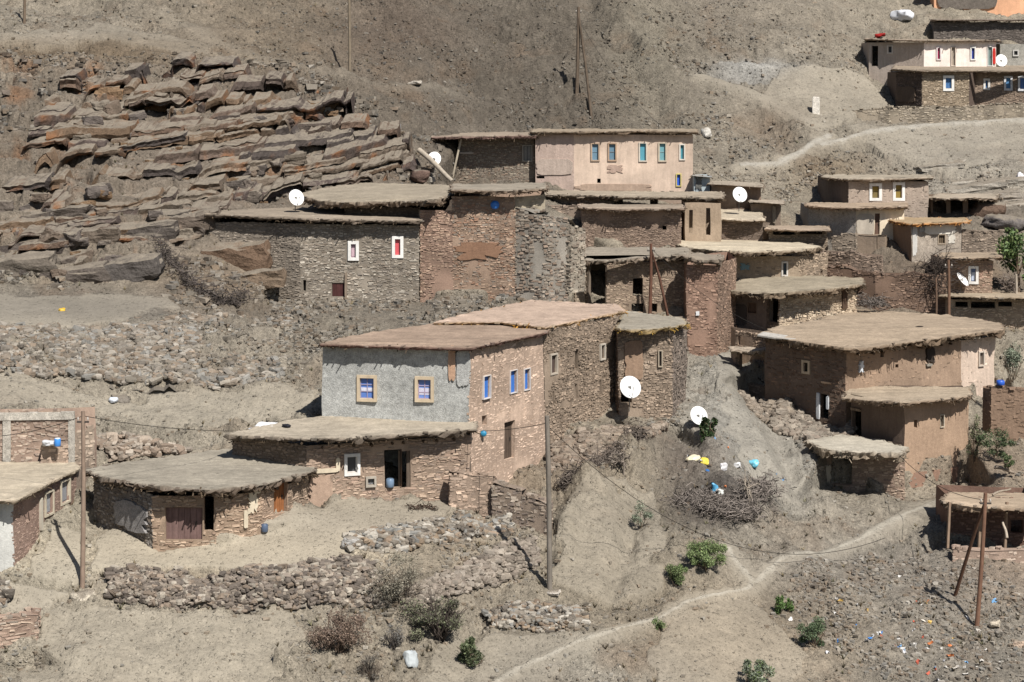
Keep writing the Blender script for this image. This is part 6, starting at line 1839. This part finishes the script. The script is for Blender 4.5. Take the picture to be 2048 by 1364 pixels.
# pine by the bank
def small_tree(name, label, base, D, crown, rad, trunk_top, cols, n, seed, cat='tree', size=0.09, trunk=0.07, lobes=12, tc=(108, 88, 68), limbs=7, bare=False):
    p = P(base[0], base[1], D)
    c = P(crown[0], crown[1], D)
    root = thing(name, label, cat, p)
    r = np.random.default_rng(seed)
    tb = MB()
    t = P(trunk_top[0], trunk_top[1], D)
    tb.tube([p - [0, 0, 0.4], (p + t) / 2 + [0.06, 0, 0], t], [trunk, trunk * 0.8, trunk * 0.5], lin(tc), 8)
    k = D / F
    rr = np.array([rad[0] * k, rad[0] * k * 0.85, rad[1] * k])
    for i in range(limbs):
        d = r.normal(0, 1, 3)
        d /= np.linalg.norm(d)
        q = p + (t - p) * r.uniform(0.55, 1)
        e = c + d * rr * 0.8
        m = (q + e) / 2 + r.normal(0, 0.08, 3) * rr
        tb.tube([q, m, e], [trunk * 0.4, trunk * 0.3, trunk * 0.1], lin(tc) * r.uniform(0.8, 1.1), 5)
        if bare:
            for f in range(6):
                a = q + (e - q) * r.uniform(0.3, 1)
                b2 = a + r.normal(0, 0.35, 3) * rr
                tb.tube([a, b2], [0.028, 0.012], lin(tc) * r.uniform(0.7, 1.2), 4, 0, True, False)
                for g in range(2):
                    a2 = a + (b2 - a) * r.uniform(0.3, 1)
                    tb.tube([a2, a2 + r.normal(0, 0.2, 3) * rr], [0.018, 0.008], lin(tc) * r.uniform(0.7, 1.2), 4, 0, True, False)
    tb.build('trunk', M['twig'], root, p)
    if n:
        mb = MB()
        leaf_cloud(mb, c, rr, n, size, cols, seed, lobes)
        mb.build('crown', M['leaf'], root, p)
    return root


small_tree('pine_tree', 'small dark green pine growing beside the white dish on the bank', (1419, 925), 102.0, (1420, 862), (24, 32), (1420, 850), [(52, 72, 34), (66, 92, 42), (40, 58, 28)], 2600, 31, trunk=0.06)
small_tree('leafy_tree', 'bright leafy green tree at the right edge above the low wall', (2036, 590), 134.5, (2040, 508), (42, 54), (2036, 530), [(74, 104, 44), (98, 128, 60), (56, 82, 38), (130, 150, 80)], 5200, 32, size=0.13, trunk=0.12, lobes=16)
small_tree('thorn_tree', 'bare leafless thorn tree beside the reddish pole at the right', (1870, 600), 131.0, (1868, 545), (56, 46), (1872, 555), [], 0, 33, tc=(78, 66, 58), limbs=34, bare=True, trunk=0.1)
small_tree('dead_tree', 'leafless grey sapling before the crumbling bank by the grey pole', (1246, 962), 96.6, (1244, 905), (30, 26), (1246, 910), [], 0, 34, tc=(140, 126, 112), limbs=8, bare=True, trunk=0.04)
small_tree('dead_tree', 'leafless thin stem among the rubbish on the dark mound', (1498, 1032), 96.0, (1500, 985), (18, 44), (1498, 970), [], 0, 35, tc=(176, 160, 140), limbs=6, bare=True, trunk=0.04)
small_tree('dead_tree', 'grey bare bush at the right edge under the leafy tree', (2028, 586), 133.0, (2020, 560), (30, 26), (2026, 565), [], 0, 36, tc=(128, 112, 100), limbs=12, bare=True, trunk=0.05)


def brush_pile(label, line, w, h, n, col, seed, D=None):
    """a heaped hedge of cut thorn along a line of photo points"""
    r = np.random.default_rng(seed)
    line = np.array(line, float)
    pts = TP(line[:, 0], line[:, 1])
    if D is not None:
        pts = np.array([P(x, y, d) for (x, y), d in zip(line, D)])
    mid = pts.mean(0)
    o = None
    mb = MB()
    s = np.linspace(0, 1, len(pts))
    for i in range(n):
        t = r.uniform()
        c = np.array([np.interp(t, s, pts[:, j]) for j in range(3)])
        c = c + np.array([r.normal(0, w * 0.4), r.normal(0, w * 0.4), abs(r.normal(0, h * 0.5))])
        d = r.normal(0, 1, 3) * [1.2, 1.0, 0.6]
        d /= np.linalg.norm(d)
        L = r.uniform(0.2, 0.75)
        m = c + r.normal(0, 0.08, 3)
        mb.tube([c - d * L / 2, m, c + d * L / 2], [0.02, 0.018, 0.008], lin(col) * r.uniform(0.5, 1.5), 4, 0, True, False)
    o = mb.build('brush_pile', M['twig'], None, mid)
    tag(o, label, 'brush pile')


brush_pile('dark heap of cut brushwood winding below the rock outcrop', [(310, 500), (350, 545), (400, 580), (450, 598), (500, 602)], 0.5, 0.8, 800, (92, 82, 76), 41)
brush_pile('dark thorny brush hedge sloping up behind the tall grey pole', [(1130, 980), (1180, 945), (1230, 915), (1285, 890)], 0.5, 0.75, 1700, (104, 92, 82), 42)
brush_pile('grey brush heap on the earth bank right of the thick roofed house', [(1722, 612), (1745, 610), (1768, 612)], 0.5, 0.5, 260, (116, 106, 98), 43, D=[128.6, 128.6, 128.8])
brush_pile('broad dark heap of brushwood and rubbish in the hollow below the pine', [(1395, 975), (1430, 1000), (1470, 1012), (1515, 985)], 1.5, 0.32, 3400, (124, 113, 104), 45)
brush_pile('pile of twigs under the thin wire on the yard edge', [(820, 1022), (850, 1016), (868, 1020)], 0.2, 0.15, 60, (84, 66, 54), 44)


# ---------------------------------------------------------------- small things lying about
def lump(name, label, cat, px, py, w, h, col, seed, D=None, m='cloth', rough=0.3, group=None, lift=0.35):
    p = gp(px, py) if D is None else P(px, py, D)
    k = p[1] / F
    mb = MB()
    rock(mb, p + np.array([0, 0, h * k * lift]), (w * k, w * k * 0.8, h * k), rot(0.1, 0.1, seed), lin(col), seed, rough=rough, sq=0.3, big=True, smooth=True)
    o = mb.build(name, M[m], None, p)
    return tag(o, label, cat, group)


lump('sack', 'pale blue grey tied sack standing in the foreground dust', 'sack', 822, 1320, 34, 32, (172, 180, 182), 51)
lump('plastic_bag', 'turquoise plastic bag on the slope above the dark mound', 'bag', 1507, 926, 20, 15, (110, 196, 222), 52, m='plastic')
lump('plastic_bag', 'bright yellow bag in the rubbish below the pine', 'bag', 1409, 914, 15, 13, (222, 200, 70), 53, m='plastic')
lump('plastic_bag', 'cream crumpled bag left of the yellow one', 'bag', 1388, 908, 24, 14, (224, 212, 170), 54, m='plastic')
lump('plastic_bag', 'white bag, left of two on the ditch rim below the pine', 'bag', 1447, 933, 18, 13, (226, 224, 226), 55, m='plastic')
lump('plastic_bag', 'small white bag, right of two on the ditch rim', 'bag', 1475, 938, 12, 11, (240, 240, 240), 56, m='plastic')
lump('plastic_bag', 'blue rag bag in the middle of the dark mound', 'bag', 1428, 972, 12, 22, (80, 160, 204), 57, m='plastic')
lump('plastic_bag', 'white torn bag beside the blue rag bag', 'bag', 1440, 978, 22, 10, (224, 228, 220), 58, m='plastic')
lump('sack', 'white bundle resting on the bend of the left path', 'sack', 225, 797, 17, 12, (214, 222, 234), 59)
lump('boulder', 'yellow plastic tub lid on the grey terrace at the left', 'tub', 124, 620, 12, 8, (206, 166, 40), 60, m='plastic').name = 'tub'
lump('cloth', 'white sheet spread on the ground at the left end of the cottage roof', 'cloth', 532, 858, 74, 12, (224, 224, 226), 61, lift=0.1, D=93.6)
lump('cloth', 'dark folded cloth on the cottage roof beside the white sheet', 'cloth', 572, 855, 16, 9, (44, 44, 54), 62, D=93.0)
lump('cloth', 'black rag lying on the mud house roof, left one', 'cloth', 1784, 664, 16, 6, (46, 36, 32), 63, D=118.2, lift=0.15)
lump('cloth', 'dark twisted rag on the mud house roof, right one', 'cloth', 1838, 656, 20, 8, (44, 36, 34), 64, D=119.4, lift=0.15)
lump('boulder', 'dark reddish boulder at the back edge of the upper earth roof', 'boulder', 838, 362, 44, 30, (112, 86, 74), 65, m='rock', rough=0.2)
lump('boulder', 'pale angular boulder among the strata, right of the orange rocks', 'boulder', 790, 240, 24, 20, (134, 130, 126), 66, m='rock', rough=0.2)
lump('boulder', 'tawny boulder standing up at the right rim of the outcrop', 'boulder', 690, 262, 16, 26, (186, 146, 114), 67, m='rock', rough=0.2)
lump('boulder', 'white limewashed boulder above the right end of the peach roof', 'boulder', 1412, 266, 24, 18, (222, 216, 204), 68, m='rock', rough=0.2)
lump('boulder', 'broad brown boulder half sunk behind the goat shelter', 'boulder', 1975, 440, 64, 46, (122, 96, 78), 69, m='rock', rough=0.2, D=149.6)
lump('boulder', 'long grey boulder below the goat shelter at the right edge', 'boulder', 2010, 455, 100, 30, (112, 104, 100), 70, m='rock', rough=0.2)
lump('boulder', 'pale boulder at the foot of the left pole', 'boulder', 165, 1190, 50, 26, (204, 190, 166), 71, m='rock', rough=0.25, lift=0.1)
lump('boulder', 'pale stone at the foot of the tall grey pole', 'boulder', 1108, 1178, 30, 12, (214, 202, 186), 72, m='rock', rough=0.25)
lump('boulder', 'pale boulder on the slope right of the braced pole', 'boulder', 1988, 1248, 24, 16, (206, 190, 164), 73, m='rock', rough=0.25)
lump('boulder', 'grey boulder right of the braced pole, lower one', 'boulder', 1998, 1270, 18, 15, (168, 158, 144), 74, m='rock', rough=0.25)
lump('boulder', 'pinkish boulder by the bottom right edge', 'boulder', 2038, 1284, 22, 14, (196, 166, 140), 75, m='rock', rough=0.25)
lump('boulder', 'grey white boulder on the lip of the yard bank', 'boulder', 700, 1098, 32, 26, (186, 182, 176), 76, m='rock', rough=0.25)
lump('boulder', 'flat brown rock on the left slope below the great bank', 'boulder', 240, 782, 50, 22, (132, 122, 110), 77, m='rock', rough=0.2)
lump('boulder', 'small pale boulder high on the hill right of the thin pole', 'boulder', 830, 166, 26, 9, (192, 182, 166), 78, m='rock', rough=0.25)
lump('red_cloth', 'bright red cloth drying on the rubble behind the white fronted house', 'cloth', 1775, 52, 16, 14, (206, 44, 34), 79)
lump('red_cloth', 'dark red cloth lying lower on the rubble behind the white fronted house', 'cloth', 1760, 66, 24, 9, (150, 36, 34), 80)
lump('sheet', 'large white plastic sheet crumpled on the hill at the top right', 'sheet', 1803, 26, 40, 24, (216, 220, 228), 81, m='plastic', lift=0.2)
lump('bundle', 'white bundle with dark opening high at the right edge', 'bundle', 2040, 352, 16, 16, (220, 216, 220), 82)

def barrel(name, label, cat, px, py, w, h, col, D=None, lid=None):
    p = gp(px, py) if D is None else P(px, py, D)
    k = p[1] / F
    root = thing(name, label, cat, p)
    r, hh = w * k / 2, h * k
    mb = MB()
    mb.tube([p, p + [0, 0, hh * 0.05], p + [0, 0, hh * 0.5], p + [0, 0, hh * 0.95], p + [0, 0, hh]], [r * 0.9, r, r * 1.04, r, r * 0.93], lin(col), 18)
    mb.build('body', M['plastic'], root, p)
    lb = MB()
    lb.tube([p + [0, 0, hh * 1.001], p + [0, 0, hh * 1.06]], [r * 0.85, r * 0.8], lin(lid or col) * 0.9, 16)
    lb.build('lid', M['plastic'], root, p)


barrel('bucket', 'bright blue and white bucket on the stone ledge by the left pole', 'bucket', 115, 892, 13, 15, (60, 140, 226), D=90.6, lid=(230, 236, 240))
barrel('jerrycan', 'dusty blue can on the yard beside the orange barn door', 'can', 529, 1063, 14, 15, (76, 96, 128))
barrel('bucket', 'blue bucket standing in the open cottage doorway', 'bucket', 780, 974, 16, 16, (104, 134, 168), D=91.6)
barrel('tub', 'deep blue tub on top of the ochre wall at the right edge', 'tub', 2001, 770, 16, 9, (40, 92, 200), D=109.6)
free_wall('stone_ledge', 'low stone block carrying the blue bucket and a pale cloth', [(82, 91.0), (134, 91.2)], Zc(894, 91), Zc(936, 91), c=(156, 132, 112), st=(0.3, 0.14), th=0.7, topwob=0.04)
lump('cloth', 'pale cloth hanging over the stone ledge left of the bucket', 'cloth', 96, 892, 30, 12, (206, 208, 212), 83, D=90.8, lift=0.2)


def bowl(name, label, cat, px, py, D, w, col, n=(0.2, -0.95, 0.2)):
    c = P(px, py, D)
    R = w * D / F / 2
    mb = MB()
    T = CS5 / np.linalg.norm(CS5, axis=1, keepdims=True)
    mb.add(T * [R, R * 0.7, R] + c, CS5F, lin(col), 0, True)
    return tag(mb.build(name, M['plastic'], None, c), label, cat)


bowl('blue_bowl', 'shiny blue bowl hung on the reddish stone wall', 'bowl', 990, 410, 118.8, 18, (44, 120, 214))
bowl('blue_bowl', 'turquoise bowl hung on the peach brick wall under a small niche', 'bowl', 967, 867, 94.7, 13, (44, 134, 176))
mb = MB()
c = P(990, 408, 119.0)
rr = 14 * 119 / F
th = np.linspace(0, 2 * np.pi, 24, endpoint=False)
ring = np.array([[c[0] + rr * (1 + 0.15 * math.sin(5 * t)) * math.cos(t), c[1] + 0.0, c[2] + rr * (1 + 0.15 * math.cos(3 * t)) * math.sin(t)] for t in th])
mb.add(np.concatenate([ring, ring + [0, 0.25, 0]]), [list(range(24))[::-1]] + [[i, (i + 1) % 24, 24 + (i + 1) % 24, 24 + i] for i in range(24)], lin((188, 112, 44)))
tag(mb.build('clay_patch', M['mud'], None, c), 'round ochre clay patch on the stone wall behind the blue bowl', 'patch')

# marker and logs
p = gp(1632, 219)
mk = thing('marker_post', 'white concrete marker post standing alone beside the upper track', 'marker', p)
mb = MB()
mb.box(p + [0, 0, 0.55], (0.62, 0.3, 1.5), lin((214, 206, 192)), None, 0, 0.03)
mb.box(p + [0, 0, 1.34], (0.5, 0.24, 0.12), lin((218, 210, 198)), None, 0, 0.02)
mb.build('body', M['render'], mk, p)
mb = MB()
mb.box(p + [0, 0, -0.18], (0.9, 0.5, 0.2), lin((170, 160, 146)), None, 0, 0.03)
mb.build('plinth', M['render'], mk, p)


def log(label, a, b, r, col, name='log'):
    a, b = np.array(a), np.array(b)
    mb = MB()
    t = np.linspace(0, 1, 8)[:, None]
    pts = a * (1 - t) + b * t + 0.05 * np.sin(t * 5) * [0.3, 0, 1]
    mb.tube(pts, np.linspace(r, r * 0.75, 8), lin(col), 9)
    o = mb.build(name, M['wood'], None, a)
    tag(o, label, 'log')


log('thick bleached log leaning below the dish of the dark stone house', P(838, 300, 145.5), P(905, 361, 143.0), 0.2, (168, 154, 134))
log('pale log lying on the earth bank at the right edge', P(1988, 934, 104.6), P(2030, 944, 104.0), 0.1, (150, 132, 112))
log('crooked branch resting across the low right roof', P(1985, 990, 98.4), P(2022, 976, 99.0), 0.06, (150, 134, 114))
log('pale wooden prop at the low right house', P(2014, 1076, 94.4), P(2006, 1042, 95.0), 0.07, (186, 168, 146), 'prop')

# rubbish strewn below the village on the right
def litter():
    r = np.random.default_rng(77)
    mb = MB()
    spots = [(1790, 1290, 30, 12, 14), (1885, 1335, 40, 20, 18), (1760, 1240, 70, 40, 16), (1940, 1310, 50, 34, 14), (1470, 955, 50, 30, 8), (1420, 905, 26, 10, 4), (1880, 1230, 80, 40, 10)]
    pal = [(70, 130, 200), (206, 124, 76), (222, 220, 216), (214, 210, 204), (206, 196, 180), (196, 190, 180), (110, 160, 206), (214, 176, 96), (190, 96, 76), (206, 206, 210), (180, 172, 160)]
    for x, y, sx, sy, n in spots:
        for i in range(n):
            q = gp(x + r.normal(0, sx), y + r.normal(0, sy))
            s = r.uniform(0.04, 0.15)
            R = rot(r.normal(0, 0.5), r.normal(0, 0.5), r.uniform(0, 6))
            V = np.array([[a * s * r.uniform(0.6, 1.2), b * s * 0.7 * r.uniform(0.6, 1.2), 0.05 * r.normal()] for a in (-1, 0, 1) for b in (-1, 0, 1)]) @ R.T + q + [0, 0, 0.06]
            mb.add(V, np.array([[0, 3, 4, 1], [1, 4, 5, 2], [3, 6, 7, 4], [4, 7, 8, 5]]), lin(pal[r.integers(len(pal))]))
    o = mb.build('litter', M['cloth'])
    o['kind'] = 'stuff'


litter()


# dry tufts all over the hill
def tufts():
    r = np.random.default_rng(88)
    mb = MB()
    px, py = r.uniform(-40, 2090, 5200), r.uniform(-20, 1390, 5200)
    den = fbm(np.stack([px / 120, py / 50, 0 * px], 1), 5, 3)
    keep = r.uniform(-0.7, 1.2, len(px)) < den
    out, sm = zone_masks(px, py)
    keep &= (sm < 0.2)
    px, py = px[keep], py[keep]
    V = TP(px, py)
    n = len(V)
    m = 9
    k = n * m
    c = np.repeat(V, m, 0)
    h = np.repeat(r.uniform(0.08, 0.3, n), m) * r.uniform(0.6, 1.2, k)
    a = r.uniform(0, 6.28, k)
    lean = r.uniform(0.2, 1.1, k)
    tip = c + np.stack([np.cos(a) * h * lean, np.sin(a) * h * lean, h], 1)
    w = np.stack([-np.sin(a), np.cos(a), 0 * a], 1) * (0.018 + 0.05 * h)[:, None]
    W2 = np.stack([c - w, c + w, tip], 1).reshape(-1, 3)
    pal = 1.2 * np.array([lin(x) for x in ((116, 98, 70), (96, 84, 62), (134, 118, 84), (84, 76, 58), (104, 100, 70))])
    cc = np.repeat(pal[r.integers(0, len(pal), n)] * r.uniform(0.6, 1.1, (n, 1)), m * 3, 0)
    mb.add(W2, np.arange(3 * k).reshape(-1, 3), cc)
    o = mb.build('dry_tufts', M['twig'])
    o['kind'] = 'stuff'


tufts()
